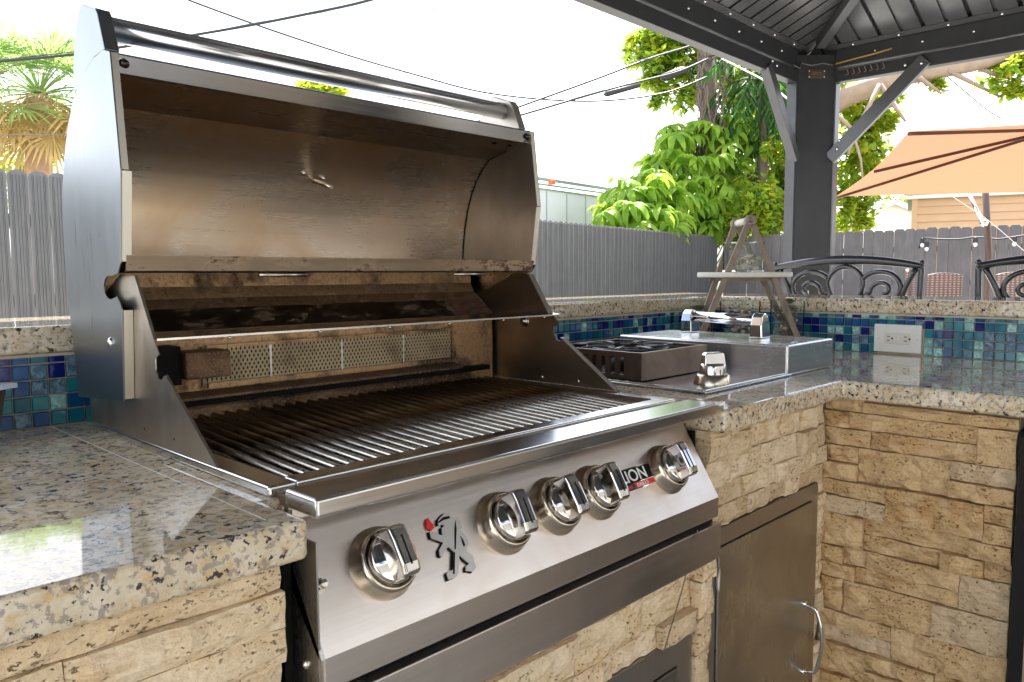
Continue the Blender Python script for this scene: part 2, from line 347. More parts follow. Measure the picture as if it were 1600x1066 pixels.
# ------------------------------------------------------------------ counter
YG, TG, XR = -.0063, .0417, 1.3567
BY, BX = .729, 2.047         # tile faces of the raised bars
kt = thing('kitchen_counter', 'L-shaped outdoor counter of cream speckled granite on split travertine stone', 'counter', (.4, .3, G0))
SX = -.044
MB().pz([(-2.2, YG), (-.0125, YG), (-.0125, .08), (.013, .08), (.013, .645), (.797, .645), (.797, .08), (.8225, .08), (.8225, YG), (XR, YG), (XR, -2.6), (BX-.001, -2.6), (BX-.001, BY-.001), (-2.2, BY-.001)], -TG, 0).build('granite_slab', 'granite', kt, bevel=.006, seg=3)
MB().box(SX-.0006, SX+.0006, .02, BY-.002, -.001, .0003).build('seam_filler', 'caulk', kt)
c = MB()
c.box(-2.2, -.02, .047, .70, G0, -TG); c.box(-.0199, .83, .047, .70, G0, -.262); c.box(.8301, 1.40, .07, .70, G0, -TG)
c.box(1.401, 2.04, -.345, .70, G0, -TG); c.box(1.401, 2.04, -2.6, -.97, G0, -TG); c.box(1.95, 2.04, -.97, -.345, G0, -TG)
c.build('core', 'mortar', kt)
def stone(a0, a1, z0, z1, face, base, axis, mat, amp=.006):
    # a stone whose rough face bulges to -y (axis 'y') or -x (axis 'x')
    g = .0006; a0 += g; a1 -= g; z0 += g; z1 -= g
    nx = max(3, min(10, int((a1-a0)/.016))); nz = max(3, min(5, int((z1-z0)/.011)))
    sd_ = random.random()*90; vs = []; proud = face - random.choice((0, .003, .007, .011, .016))
    for j in range(nz+1):
        for i in range(nx+1):
            u = a0+(a1-a0)*i/nx; v = z0+(z1-z0)*j/nz
            e = 0 if (i in (0, nx) or j in (0, nz)) else 1
            ju = (noise.noise((u*60, v*60, sd_))*.0016) if i in (0, nx) or j in (0, nz) else noise.noise((u*40, v*40, sd_+5))*.003
            d = proud + noise.noise((u*28+sd_, v*34, sd_))*amp + noise.noise((u*75+sd_, v*85, sd_))*amp*.55 - e*.0042 + (0 if e else .001)
            du = ju if i not in (0, nx) else ju*.8
            vs.append((u+du*.8, d, v + noise.noise((u*50, v*50, sd_+9))*.0014))
    n = nx+1; fs = [(j*n+i, j*n+i+1, (j+1)*n+i+1, (j+1)*n+i) for j in range(nz) for i in range(nx)]
    rim = [i for i in range(n)] + [j*n+nx for j in range(1, nz+1)] + [nz*n+i for i in range(nx-1, -1, -1)] + [j*n for j in range(nz-1, 0, -1)]
    o = len(vs); vs += [(vs[k][0], base, vs[k][2]) for k in rim]
    fs += [(rim[k], rim[(k+1) % len(rim)], o+(k+1) % len(rim), o+k) for k in range(len(rim))]
    if axis == 'x': vs = [(b, a, c_) for a, b, c_ in vs]
    mb = MB(); mb.add(vs, fs); cx = sum(v[0] for v in vs)/len(vs)
    mb.build('stone', mat, kt, loc=(sum(v[0] for v in vs)/len(vs), sum(v[1] for v in vs)/len(vs), (z0+z1)/2))
def courses(x0, x1, ztop, zbot, hs, face, base, mats, lens=(.09, .26), end=0):
    z = ztop; k = 0
    while z > zbot+.012:
        h = hs[k % len(hs)]; h = min(h, z-zbot); x = x0 + random.uniform(-end, 0)
        while x < x1-.001:
            l = random.uniform(*lens)
            if x1-(x+l) < lens[0]*.6: l = x1-x
            if h > .065 and random.random() < .5:
                stone(x, x+l, z-h/2, z, face, base, 'y', random.choice(mats)); stone(x, x+l, z-h, z-h/2, face, base, 'y', random.choice(mats))
            else: stone(x, x+l, z-h, z, face, base, 'y', random.choice(mats))
            x += l
        z -= h; k += 1
FM = ['travertine', 'travertine', 'travertine_pale', 'travertine']
courses(-1.1, -.024, -TG-.0005, -.40, [.038, .039, .037, .04, .075, .037], .034, .05, FM, (.14, .34), .05)
courses(.0, .787, -.264, -.399, [.030, .066, .039], .036, .05, FM, (.10, .22))
courses(.0, .238, -.40, -.82, [.038, .075, .04, .037], .036, .05, FM, (.10, .22))
courses(.83, 1.375, -TG-.0005, -.236, [.016, .046, .052, .04, .04], .038, .072, FM, (.06, .17))
RWALL = [(.044,-.043,-.045,-.074),(-.043,-.345,-.05,-.074),(.044,-.012,-.076,-.113),(-.012,-.275,-.076,-.113),(-.275,-.345,-.076,-.152),(.044,-.06,-.115,-.154),(-.06,-.275,-.115,-.154),
(.044,-.035,-.156,-.194),(-.035,-.226,-.156,-.233),(-.226,-.345,-.154,-.193),(.044,-.035,-.196,-.235),(-.226,-.345,-.195,-.231),(.044,-.102,-.237,-.272),(-.102,-.294,-.235,-.311),(-.294,-.345,-.233,-.27),(-.294,-.345,-.272,-.311),
(.044,-.102,-.274,-.313),(.044,-.054,-.315,-.391),(-.054,-.268,-.313,-.352),(-.054,-.216,-.354,-.391),(-.268,-.345,-.313,-.352),(-.216,-.296,-.354,-.391),(-.296,-.345,-.354,-.391),(.044,-.011,-.393,-.434),(-.011,-.062,-.393,-.434),(-.062,-.252,-.393,-.434),(-.252,-.345,-.393,-.471),
(.044,-.037,-.436,-.471),(-.037,-.252,-.436,-.471),(.044,-.011,-.473,-.551),(-.011,-.202,-.473,-.551),(-.202,-.345,-.473,-.551),(.044,-.12,-.553,-.59),(-.12,-.345,-.553,-.63),(.044,-.12,-.592,-.63),(.044,-.07,-.632,-.705),(-.07,-.212,-.632,-.668),(-.07,-.212,-.67,-.705),(-.212,-.345,-.632,-.705),
(.044,-.15,-.707,-.75),(-.15,-.345,-.707,-.78),(.044,-.15,-.752,-.80),(.044,-.345,-.82,-.86),(.044,-.345,-.862,-.915)]
for i, (a, b, zt, zb) in enumerate(RWALL):
    mt = random.choice(['travertine_pale', 'travertine_pale', 'travertine_tan']) if i in (9, 14, 16, 26, 25, 31, 34) else random.choice(['travertine_tan']*3+['travertine'])
    stone(b, a, zb, zt, 1.392, 1.402, 'x', 'travertine_tan' if mt == 'travertine' else mt, .010)
# stones right of the cabinet door, beside the corner, and between drawer and door
courses(1.338, 1.383, -.236, -.90, [.07, .05, .08], .045, .075, FM, (.05, .06)); 
MB().box(.80, .8345, .03, .08, -.92, -.237).build('backing', 'mortar', kt)
for z in range(9): stone(.788, .834, -.31-z*.07, -.242-z*.07, .026, .06, 'y', random.choice(FM))

# ------------------------------------------------------------------ raised bars
CZ0, CZ1 = .1195, .1642
def tile_mesh(mt):
    b = MB(); h = .0118; t = .0035; v = [(-h, -.001, -h), (h, -.001, -h), (h, -.001, h), (-h, -.001, h), (-h+.0015, -t, -h+.0015), (h-.0015, -t, -h+.0015), (h-.0015, -t, h-.0015), (-h+.0015, -t, h-.0015), (-h, .003, -h), (h, .003, -h), (h, .003, h), (-h, .003, h)]
    b.add(v, [(4, 5, 6, 7), (0, 1, 5, 4), (1, 2, 6, 5), (2, 3, 7, 6), (3, 0, 4, 7), (8, 9, 1, 0), (9, 10, 2, 1), (10, 11, 3, 2), (11, 8, 0, 3)]); return mesh_only(b, 'glass_tile', [mt])
TM = [tile_mesh(t) for t in TILES]; PITCH = .0258
def pick(): return random.choices(range(6), [3, 3, 2.2, 1.8, 1.8, 1.2])[0]
bb = thing('raised_bar', 'long raised bar ledge with blue glass mosaic running behind the grill', 'bar wall', (1, .8, G0))
MB().box(-2.2, BX+.35, BY-.004, BY+.32, CZ0, CZ1).build('granite_cap', 'granite', bb, bevel=.006, seg=3)
MB().box(-2.2, BX+.012, BY+.003, BY+.17, G0, CZ0-.0005).build('wall_core', 'grout', bb)
rows = [CZ0-.0075+0*PITCH] 
for side in (0,):
    hid = MB(); k = 0; x = -.185
    while x < BX-.012:
        vis = x < .02 or x > .84
        for r in range(5):
            z = .012+.001 + r*PITCH
            sc = (1, 1, 1)
            if r == 4:
                sc = (1, 1, .42); z = .012+.001+4*PITCH-.0068
            if vis: inst(TM[pick()], 'glass_tile', bb, (x, BY, z), (0, 0, 0), sc)
            else: hid.cur = pick(); hid.box(x-.0118, x+.0118, BY-.0035, BY+.003, z-.0118*sc[2], z+.0118*sc[2])
        x += PITCH
    hid.build('glass_tiles', [t for t in TILES], bb, kind='stuff')
bs = thing('raised_bar', 'right-hand branch of the raised bar with mosaic and power outlet, where the iron stools stand', 'bar wall', (2.2, -1, G0))
MB().box(BX-.004, BX+.35, -2.6, BY-.0055, CZ0, CZ1).build('granite_cap', 'granite', bs, bevel=.006, seg=3)
MB().box(BX+.003, BX+.17, -2.6, BY+.0025, G0, CZ0-.0005).build('wall_core', 'grout', bs)
OUTY0, OUTY1, OUTZ0, OUTZ1 = .030, .163, .005, .089
y = BY-.020
while y > -.36:
    for r in range(5):
        z = .013 + r*PITCH; sc = (1, 1, 1)
        if r == 4: sc = (1, 1, .42); z -= .0068
        if OUTY0+.004 < y < OUTY1-.004 and r < 3: continue
        inst(TM[pick()], 'glass_tile', bs, (BX, y, z), (0, 0, R_(-90)), sc)
    y -= PITCH
# outlet
ot = thing('power_outlet', 'white double socket plate set in the blue mosaic above the counter', 'power outlet', (BX-.004, (OUTY0+OUTY1)/2, OUTZ0))
MB().box(BX-.0105, BX-.002, OUTY0, OUTY1, OUTZ0, OUTZ1).build('wall_plate', 'white_plastic', ot, bevel=.003)
yc, zc = (OUTY0+OUTY1)/2, (OUTZ0+OUTZ1)/2
rc = MB().box(BX-.0125, BX-.0104, yc-.035, yc+.035, zc-.0165, zc+.0165).build('receptacle', 'ivory_plastic', ot, bevel=.001)
for sgn in (-1, 1):
    for dz in (-.006, .006): MB().box(BX-.0132, BX-.0124, yc+sgn*.024-.004, yc+sgn*.024+.004, zc+dz-.0012, zc+dz+.0012).build('socket_slot', 'black', rc)
    MB().lathe([(.0028, 0), (.0028, .0008), (0, .0008)], (BX-.0124, yc+sgn*.024-.011, zc), (-1, 0, 0), 12).build('socket_slot', 'black', rc)
for dy in (-.006, .006): MB().box(BX-.0138, BX-.0124, yc+dy-.0045, yc+dy+.0045, zc-.004, zc+.004).build('test_button', 'white_plastic', rc, bevel=.0005)
for sgn in (-1, 1): MB().lathe([(.003, 0), (.003, .001), (0, .0014)], (BX-.0105, yc+sgn*.055, zc), (-1, 0, 0), 12).build('screw', 'white_plastic', ot)

# ------------------------------------------------------------------ cabinet doors, fridge
def cabinet(x0, x1, zt, zb, y, handle_x, label, hinge_x, fw_=.034, hz=(-.505, -.665)):
    t = thing('cabinet_door', label, 'cabinet door', ((x0+x1)/2, y, zb), 'steel doors set into the stone front')
    f = MB(); f.box(x0, x0+fw_, y, y+.04, zb, zt); f.box(x1-fw_, x1, y, y+.04, zb, zt); f.box(x0+fw_, x1-fw_, y, y+.04, zt-fw_, zt); f.box(x0+fw_, x1-fw_, y, y+.04, zb, zb+fw_)
    f.build('frame', 'steel_frame', t)
    MB().box(x0+fw_, x1-fw_, y+.02, y+.05, zb+fw_, zt-fw_).build('backing', 'black', t)
    MB().box(x0+fw_+.003, x1-fw_-.003, y-.004, y+.019, zb+fw_+.003, zt-fw_-.003).build('door_leaf', 'steel_door', t, bevel=.0025)
    if handle_x:
        za, zb_ = hz; pts = [(handle_x, y-.004, za), (handle_x, y-.03, za-.006)] + [(handle_x, y-.034-.012*math.sin(math.pi*k/8), za-.012+(zb_-za+.024)*k/8) for k in range(9)] + [(handle_x, y-.03, zb_+.006), (handle_x, y-.004, zb_)]
        h = MB(); h.tube(pts, .0042, 10); h.build('handle', 'chrome', t)
        for z in (za, zb_): MB().lathe([(.008, 0), (.008, .004), (.005, .006), (0, .006)], (handle_x, y-.004, z), (0, -1, 0), 14).build('handle_foot', 'chrome', t)
    for z in (zt-fw_-.06, zb+fw_+.08): MB().lathe([(.0045, -.022), (.0045, .022), (0, .022)], (hinge_x, y-.004, z), (0, 0, 1), 10).build('hinge', 'steel_frame', t)
cabinet(.838, 1.334, -.238, -.895, .032, 1.268, 'tall brushed steel cabinet door with arched handle, right of the grill', .874)
cabinet(.24, .786, -.400, -.88, .030, None, 'steel access door low under the grill, only its top corner showing', .749, .05)
fr = thing('bar_fridge', 'black glass fridge built into the stone at the right edge', 'fridge', (1.6, -.65, G0))
MB().box(1.372, 1.93, -.955, -.349, -.90, -.072).build('cabinet', 'black', fr)
MB().box(1.362, 1.3715, -.952, -.352, -.80, -.078).build('door', 'black_gloss', fr, bevel=.002)
MB().box(1.354, 1.3615, -.952, -.36, -.80, -.775).build('door_trim', 'steel_frame', fr)
MB().box(1.353, 1.3615, -.384, -.379, -.774, -.08).build('door_seal', 'bark_pale', fr)
h = MB(); h.tube([(1.36, -.90, -.15), (1.33, -.90, -.15), (1.33, -.90, -.6), (1.36, -.90, -.6)], .007, 8); h.build('handle', 'chrome', fr)

# ------------------------------------------------------------------ the grill
g = thing('gas_grill', 'large built-in stainless gas grill with open hood, sooty inside, four burner bars of knobs', 'grill', (.405, .3, -.92))
g['label'] = 'large built-in stainless steel gas grill with its hood open and sooty firebox'
XF, ZF, DB = -.005, .0128, .6634
# flange frame
MB().box(XF, .030, .0873, DB, .0006, ZF).build('side_rail', 'steel_rail', g, bevel=.0035, seg=3)
MB().box(W-.030, W-XF, .0873, DB, .0006, ZF).build('side_rail', 'steel_rail', g, bevel=.0035, seg=3)
MB().box(.0302, W-.0302, .0873, .118, -.004, ZF).build('front_frame', 'steel_rail', g, bevel=.003, seg=3)
MB().box(.0302, W-.0302, .64, DB, .0006, ZF).build('rear_frame', 'steel_dark', g, bevel=.003)
# drip rail
ZR, ZRB, YRB = .0152, -.0059, .0629
r = MB(); r.box(0, W, 0, YRB, ZRB, ZR); r.build('front_rail', 'steel_rail', g, bevel=.004, seg=4)
MB().box(.004, W-.004, YRB+.0004, .087, -.02, .006).build('rail_back', 'steel_dark', g)
# control panel profile (y, z)
PA, PB = Vector((.0715, -.0235)), Vector((-.0065, -.1525))
tn = Vector((0, PB.x-PA.x, PB.y-PA.y)).normalized(); pn = Vector((0, tn.z, -tn.y))
if pn.y > 0: pn = -pn
pan = MB(); pan.px([(PA.x+.012, ZRB-.001), (PA.x-.002, ZRB-.001), (PA.x, PA.y), (PB.x, PB.y), (PB.x, -.188), (PB.x+.002, -.1885), (.10, -.1885), (.10, ZRB-.001)], .001, W-.001)
pan.build('control_panel', 'steel_panel', g, bevel=.0018)
fr_ = MB(); fr_.box(.003, W-.003, .052, .0615, -.0185, ZRB-.0005); fr_.build('panel_lip', 'steel_panel', g, bevel=.001)
MB().box(.004, W-.004, .004, .099, -.197, -.1889).build('gap_shade_strip', 'black', g)  # black strip fills the gap under the panel, its shade painted in
MB().box(0, W, -.0115, .10, -.262, -.1975).build('drip_tray', 'steel_panel', g, bevel=.0015)
MB().box(-.0012, .0009, .0, .10, -.26, -.03).px([(PA.x, -.03), (-.0055, -.154), (.0, -.154), (.10, -.03)], -.0012, .0009).build('side_panel', 'steel_door', g)
MB().lathe([(.006, 0), (.005, .003), (0, .004)], (-.0012, .026, -.168), (-1, 0, 0), 12).build('screw', 'bolt', g)
for s_ in (0, 1): MB().box((-.012, W+.002)[s_], (-.0016, W+.011)[s_], .05, .10, -.26, -.043).build('side_shade_block', 'black', g)  # black blocks that paint the shade between grill and stone
def onpan(x, z, off=0):
    t = (z-PA.y)/(PB.y-PA.y); return Vector((x, PA.x+(PB.x-PA.x)*t, z)) + pn*off
def raypan(px, py, off=0):
    p0 = onpan(0, -.1, off); d = ray(px, py); return CAM + d*((p0-CAM).dot(pn)/d.dot(pn))
upv = -tn; ex = Vector((1, 0, 0))
def knob(parent, o, n, up, side, s=1.0, twist=0):
    n, up, side = Vector(n), Vector(up), Vector(side); c_, s_ = math.cos(twist), math.sin(twist); up, side = up*c_+side*s_, side*c_-up*s_
    k = MB(); k.lathe([(0.0405*s, 0), (.0405*s, .003), (.0375*s, .009), (.0365*s, .016), (.034*s, .0215), (.0325*s, .0225), (.031*s, .0215), (.0305*s, .012), (0, .012)], o, n, 40)
    kk = k.build('control_knob', 'bezel', parent, loc=o)
    a = MB(); a.lathe([(.0275*s, .010), (.0285*s, .018), (.0285*s, .027), (.0265*s, .0305), (.0, .0305)], o, n, 40)
    a.build('knob_disc', 'chrome_knob', kk, loc=o)
    b = MB(); sec = [(-.0125, .027), (-.0115, .053), (-.009, .0555), (.009, .0555), (.0115, .053), (.0125, .027)]
    lens = [(-.0262, 0.), (-.0245, .8), (-.019, 1), (.019, 1), (.0265, .8), (.028, .0)]
    vs = []; ns_ = len(sec)
    for (lp, q) in [(-.0265, .72), (-.024, .92), (-.014, 1), (.014, 1), (.026, .92), (.029, .72)]:
        for (a_, h_) in sec: vs.append(Vector(o) + up*lp*s + side*a_*s*(.6+.4*q) + n*(.027+(h_-.027)*q))
    m_ = 6; fs = [(i*ns_+j, (i+1)*ns_+j, (i+1)*ns_+j+1, i*ns_+j+1) for i in range(m_-1) for j in range(ns_-1)] + [tuple(range(ns_)), tuple(range((m_-1)*ns_, m_*ns_))] + [(i*ns_, i*ns_+ns_-1, (i+1)*ns_+ns_-1, (i+1)*ns_) for i in range(m_-1)]
    b.add(vs, fs); b.build('knob_grip', 'chrome_knob', kk, loc=o, bevel=.002, seg=3)
    c2 = MB(); c2.obox(Vector(o)-up*.016*s+n*.0558, Vector(o)+up*.016*s+n*.0558, .0016, .0007, n); c2.build('pointer_line', 'black', kk, loc=o)
    return kk
for i, x in enumerate((.104, .301, .407, .502, .694)): knob(g, onpan(x+.0, -.0885), pn, upv, ex, 1.06, (-.03, .04, -.02, .02, 0)[i])
# igniter button
ib = onpan(.019, -.0905); b = MB(); b.lathe([(.0085, 0), (.0085, .004), (.0055, .005), (.0055, .010), (.0045, .0105), (.0045, .016), (0, .0165)], ib, pn, 6, False); b.build('light_switch', 'bolt', g)
# emblem
EM = [(355,270),(345,235),(350,195),(420,115),(490,100),(530,160),(600,160),(640,230),(650,300),(628,318),(700,400),(742,480),(730,530),(700,545),(722,600),(790,650),(812,740),(836,800),(785,860),(740,848),(700,850),(700,790),(745,755),(700,720),(620,645),(606,890),(550,935),(480,965),(455,880),(470,858),(535,830),(545,790),(545,600),(478,540),(420,600),(400,668),(368,655),(358,585),(412,488),(345,462),(258,432),(238,350),(262,338),(330,372),(400,396),(392,300),(430,272),(400,255)]
pl_ = [raypan(640+u/8.2, 790+v/8.2, .0005) for u, v in EM]
e = MB(); n_ = len(pl_); e.add([p for p in pl_]+[p+pn*.0035 for p in pl_], [(i, (i+1) % n_, n_+(i+1) % n_, n_+i) for i in range(n_)]+[tuple(range(n_, 2*n_))])
em = e.build('emblem', 'steel_emblem', g)
cen = sum(pl_, Vector())/len(pl_); pb_ = [p+Vector((-.0013, 0, -.0002))-pn*.0003 + ((p-cen).normalized())*.0006 for p in pl_]
e2 = MB(); e2.add(pb_+[p+pn*.0024 for p in pb_], [(i, (i+1) % n_, n_+(i+1) % n_, n_+i) for i in range(n_)]+[tuple(range(n_, 2*n_))]); e2.build('emblem_base', 'black', em)
def plate(pts, off, t, name, mat):
    q = [raypan(640+u/8.2, 790+v/8.2, off) for u, v in pts]; k = len(q); b_ = MB(); b_.add(q+[p+pn*t for p in q], [(i, (i+1) % k, k+(i+1) % k, k+i) for i in range(k)]+[tuple(range(k, 2*k))]); return b_.build(name, mat, em)
plate([(213,172),(240,205),(262,235),(290,262),(297,300),(262,328),(222,312),(200,262),(200,215)], .0005, .0036, 'flame', 'red_enamel')
plate([(360,215),(430,150),(505,135),(515,165),(440,185),(370,225)], .0041, .0006, 'face_line', 'black')
plate([(585,190),(600,300),(590,560),(578,560),(575,300)], .0041, .0006, 'coat_line', 'black')
plate([(650,390),(690,450),(712,510),(690,525),(668,450)], .0041, .0006, 'tail_gap', 'black')
plate([(560,600),(580,600),(575,880),(556,870)], .0041, .0006, 'leg_line', 'black')
# name plate
A = raypan(1003, 748)
np_c = onpan(.608, -.0865, 0)
def pf(dx, dz, off): return np_c + ex*dx + upv*dz + pn*off
npl = MB(); npl.add([pf(a, b_, o_) for o_ in (.0003, .002) for a, b_ in ((-.060, -.018), (.050, -.018), (.050, .018), (-.060, .018))], [(0, 1, 5, 4), (1, 2, 6, 5), (2, 3, 7, 6), (3, 0, 4, 7), (4, 5, 6, 7)])
npl = npl.build('name_plate', 'chrome', g)
bl = MB(); bl.add([pf(a, b_, .0023) for a, b_ in ((-.058, -.0065), (.048, -.0065), (.048, .016), (-.058, .016))], [(0, 1, 2, 3)]); bl.build('plate_ground', 'black', npl)
bl = MB(); bl.add([pf(a, b_, .0023) for a, b_ in ((-.01, -.0165), (.048, -.0165), (.048, -.0075), (-.01, -.0075))], [(0, 1, 2, 3)]); bl.build('plate_band', 'red_enamel', npl)
def text(s, size, origin, exx, upp, nn, mat, parent, name='lettering', font_w=1.0, ext=.0002):
    cu = bpy.data.curves.new('tmp', 'FONT'); cu.body = s; cu.size = size; cu.extrude = ext; cu.offset = size*.012*font_w
    ob = bpy.data.objects.new('tmp', cu); COL.objects.link(ob)
    me = bpy.data.meshes.new_from_object(ob.evaluated_get(bpy.context.evaluated_depsgraph_get())); bpy.data.objects.remove(ob)
    o_ = Vector(origin); vs = [o_ + exx*v.co.x + upp*v.co.y + nn*(v.co.z+ext) for v in me.vertices]; b_ = MB(); b_.add(vs, [list(p.vertices) for p in me.polygons]); bpy.data.meshes.remove(me)
    return b_.build(name, mat, parent)
text('LION', .0275, pf(-.040, -.0045, .0024), ex*1.12, upv, pn, 'white_paint', npl)
text('PREMIUM', .0085, pf(-.052, -.0155, .0024), ex*.95, upv, pn, 'red_enamel', npl); text('GRILLS', .0082, pf(-.006, -.015, .0025), ex*1.3, upv, pn, 'white_paint', npl)
# cheeks (side walls of the firebox)
CH = [(.655, .0132), (.655, .2), (.585, .21), (.5, .246), (.446, .244), (.389, .160), (.372, .139), (.386, .133), (.3865, .117), (.379, .106), (.368, .105), (.358, .112), (.352, .111), (.213, .0135)]
CX = -.0045
for s_ in (0, 1):
    x0, x1 = (CX, CX+.0015) if s_ == 0 else (W-CX-.0015, W-CX)
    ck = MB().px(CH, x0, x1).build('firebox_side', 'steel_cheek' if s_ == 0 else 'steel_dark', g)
    f = MB(); xa, xb = (x0, x0+.004) if s_ == 0 else (W-CX, W-CX+.0)
    for (p, q) in (((.446, .244), (.3895, .161)), ((.355, .1125), (.2145, .0145))):
        if s_: f.px([p, q, (q[0]+.0016, q[1]+.0005), (p[0]+.0016, p[1]+.0005)], x0-.013, x0-.0002)
        else: f.px([p, q, (q[0]+.0016, q[1]+.0005), (p[0]+.0016, p[1]+.0005)], x1+.0002, x1+.0025)
    f.build('folded_edge', 'steel_cheek', ck)
    for (yy, zz) in ((.32, .024), (.42, .024)):
        MB().lathe([(.004, 0), (.0035, .001), (0, .0012)], ((x1 if s_ == 0 else x0), yy, zz), (1 if s_ == 0 else -1, 0, 0), 10).build('rivet', 'bolt', ck)
        MB().lathe([(.0022, 0), (0, .0004)], ((x0 if s_ == 0 else x1), yy+.015, zz+.006), (-1 if s_ == 0 else 1, 0, 0), 10).build('rivet', 'black', ck)
    if s_: 
        MB().lathe([(.013, 0), (.013, .001), (.007, .002), (.006, .006), (0, .007)], (x0, .47, .142), (-1, 0, 0), 18).build('rotisserie_hole', 'bolt', ck)
# firebox inner
MB().box(.003, W-.003, .118, .63, -.19, -.10).build('burner_pan', 'black', g)
MB().box(.0035, .0055, .118, .63, -.10, .0).box(W-.0055, W-.0035, .118, .63, -.10, .0).build('firebox_liner', 'burnt_steel', g)
MB().box(.0056, W-.0056, .562, .565, -.10, .155).build('rear_wall', 'burnt_steel', g)
for i in range(5):
    x = .10+i*.152; MB().px([(.14, -.045), (.14, -.047), (.55, -.047), (.55, -.045)], x-.04, x).px([(.14, -.045), (.55, -.045), (.55, -.047), (.14, -.047)], x, x+.04).build('flame_tamer', 'burnt_steel', g)
# side runners inside
MB().box(.030, .034, .119, .56, -.01, .010).build('grate_rest', 'steel_dark', g); MB().box(W-.034, W-.030, .119, .56, -.01, .014).build('grate_rest', 'steel_dark', g)
# ledges at the back
MB().px([(.535, .045), (.5615, .052), (.5615, .056), (.535, .049)], .035, W-.12).build('rear_ledge', 'rusty_ledge', g)
MB().px([(.556, .018), (.5615, .018), (.5615, .034), (.558, .034)], .035, W-.14).build('rear_ledge', 'rusty_ledge', g)
MB().box(.036, W-.035, .540, .5615, .0345, .0445).build('ledge_shade_bar', 'black', g)  # solid black bar, painted shade between the two ledges
# infrared burner
ir = MB().box(.135, .690, .5555, .5618, .064, .128).build('rear_burner', 'steel_dark', g)
MB().box(.142, .672, .5535, .5553, .069, .124).build('burner_mesh', 'burner_mesh', ir)
MB().box(.674, .684, .549, .5554, .058, .136).box(.142, .674, .551, .5554, .124, .130).box(.142, .674, .549, .5554, .060, .068).build('burner_frame', 'burnt_steel', ir)
for x in (.255, .400, .545): MB().box(x-.002, x+.002, .5518, .5533, .068, .124).build('divider', 'steel_rail', ir)
MB().box(.085, .158, .500, .548, .083, .1255).build('smoker_drawer', 'rusty_ledge', g, bevel=.003)
MB().box(.030, .084, .515, .561, .075, .135).build('recess_shade_block', 'black', g)  # solid black block in place of the shaded gap left of the drawer
# upper back panels
MB().px([(.563, .156), (.565, .156), (.606, .188), (.604, .189)], .0, W).build('copper_strip', 'steel_lip', g)
MB().sheet([(.604, .189), (.628, .205), (.638, .225), (.640, .262)], .0, W, 1).sheet([(.606, .189), (.630, .205), (.640, .225), (.642, .262)], .0, W, 1).build('upper_back', 'burnt_steel', g)
MB().box(.0, W, .47, .640, .2485, .2495).build('upper_cover', 'black', g)
# heat deflector shelf
sh = MB().px([(.383, .1595), (.383, .1565), (.3845, .1565), (.3845, .1578), (.43, .1625), (.43, .1642)], -.002, W+.020).build('heat_deflector', 'steel_rail', g)
for x in (.10, .25, .385, .52, .66, .78): MB().ball((x, .3835, .1545), .0028, 8).build('rivet', 'bolt', sh)
# cooking bars
BP = .0222; nb = 34; bm_ = MB(); La = Vector((0, .117, .0)); Lb = Vector((0, .552, .0175))
bm_.tube([La, Lb], .0052, 10); bme = mesh_only(bm_, 'grate_bar', ['grate_steel'])
for i in range(nb): inst(bme, 'grate_bar', g, (.039+i*BP, 0, -.0035))
for yy, zz in ((.132, -.0095), (.33, -.0015), (.535, .0065)): MB().box(.036, W-.036, yy-.004, yy+.004, zz-.007, zz+.0).build('cross_bar', 'grate_steel', g)
for x in (.262, .523): MB().tube([(x, .128, .004), (x+.001, .122, .0045)], .0048, 10).build('grate_pin', 'bolt', g)

rc_ = random.Random(11); q = MB()
for k in range(150):
    x = rc_.uniform(.05, W-.05); y = rc_.uniform(.13, .55); q.ball((round((x-.039)/BP)*BP+.039+rc_.uniform(-.004, .004), y, -.0035+.0175*(y-.117)/.435+.0045), rc_.uniform(.0006, .0018), 5, (1.3, 1.5, .7))
q.build('char_crumbs', 'rusty_ledge', g, kind='stuff')
# hood ---------------------------------------------------------------
XH = -.018; HX1 = W-XH
OUT = [(.456, .546), (.48, .553), (.52, .549), (.558, .537), (.59, .522), (.617, .503), (.645, .47), (.662, .442), (.676, .410), (.688, .372), (.694, .335), (.694, .28), (.686, .205), (.670, .12), (.660, .053)]
PL = OUT + [(.466, .068), (.456, .198), (.462, .2065), (.471, .2155), (.485, .2125), (.500, .2105), (.513, .214), (.521, .222), (.5225, .230), (.517, .239), (.505, .244), (.487, .244), (.465, .247), (.453, .262), (.437, .388)]
hood = MB().sheet(OUT, XH+.0002, HX1-.0002, 1).build('hood', 'steel_side', g, weld=False)
for p in hood.data.polygons: p.use_smooth = True
hpl = []
for s_ in (0, 1):
    x0, x1 = (XH-.0016, XH) if s_ == 0 else (HX1, HX1+.0016)
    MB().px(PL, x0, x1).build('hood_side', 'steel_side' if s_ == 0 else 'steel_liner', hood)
    sg = 1 if s_ == 0 else -1; xa = XH+.0004 if s_ == 0 else HX1-.0004
    for p, q, wd in (((.456, .546), (.437, .388), .009), ((.436, .386), (.452, .264), .0125), ((.455, .196), (.465, .07), .0125)):
        a_, b_ = sorted((xa, xa+sg*wd)); MB().px([p, q, (q[0]+.0016, q[1]), (p[0]+.0016, p[1])], a_, b_).build('side_flange', 'steel_flange', hood)
INN = [(.477, .5235), (.515, .518), (.548, .513), (.575, .505), (.603, .488), (.625, .465), (.643, .435), (.660, .392), (.670, .350), (.676, .310), (.678, .274)]
TOPP = [(.477, .5235), (.53, .5145), (.588, .500)]
INN2 = [(.588, .4998), (.606, .484), (.627, .460), (.645, .430), (.660, .392), (.670, .350), (.676, .310), (.678, .274)]
MB().sheet(TOPP, XH+.004, HX1-.004, 1).build('liner_top', 'steel_liner', hood)
li = MB().sheet(INN2, XH+.004, HX1-.004, 1).build('liner', 'steel_liner', hood)
for p in li.data.polygons: p.use_smooth = True
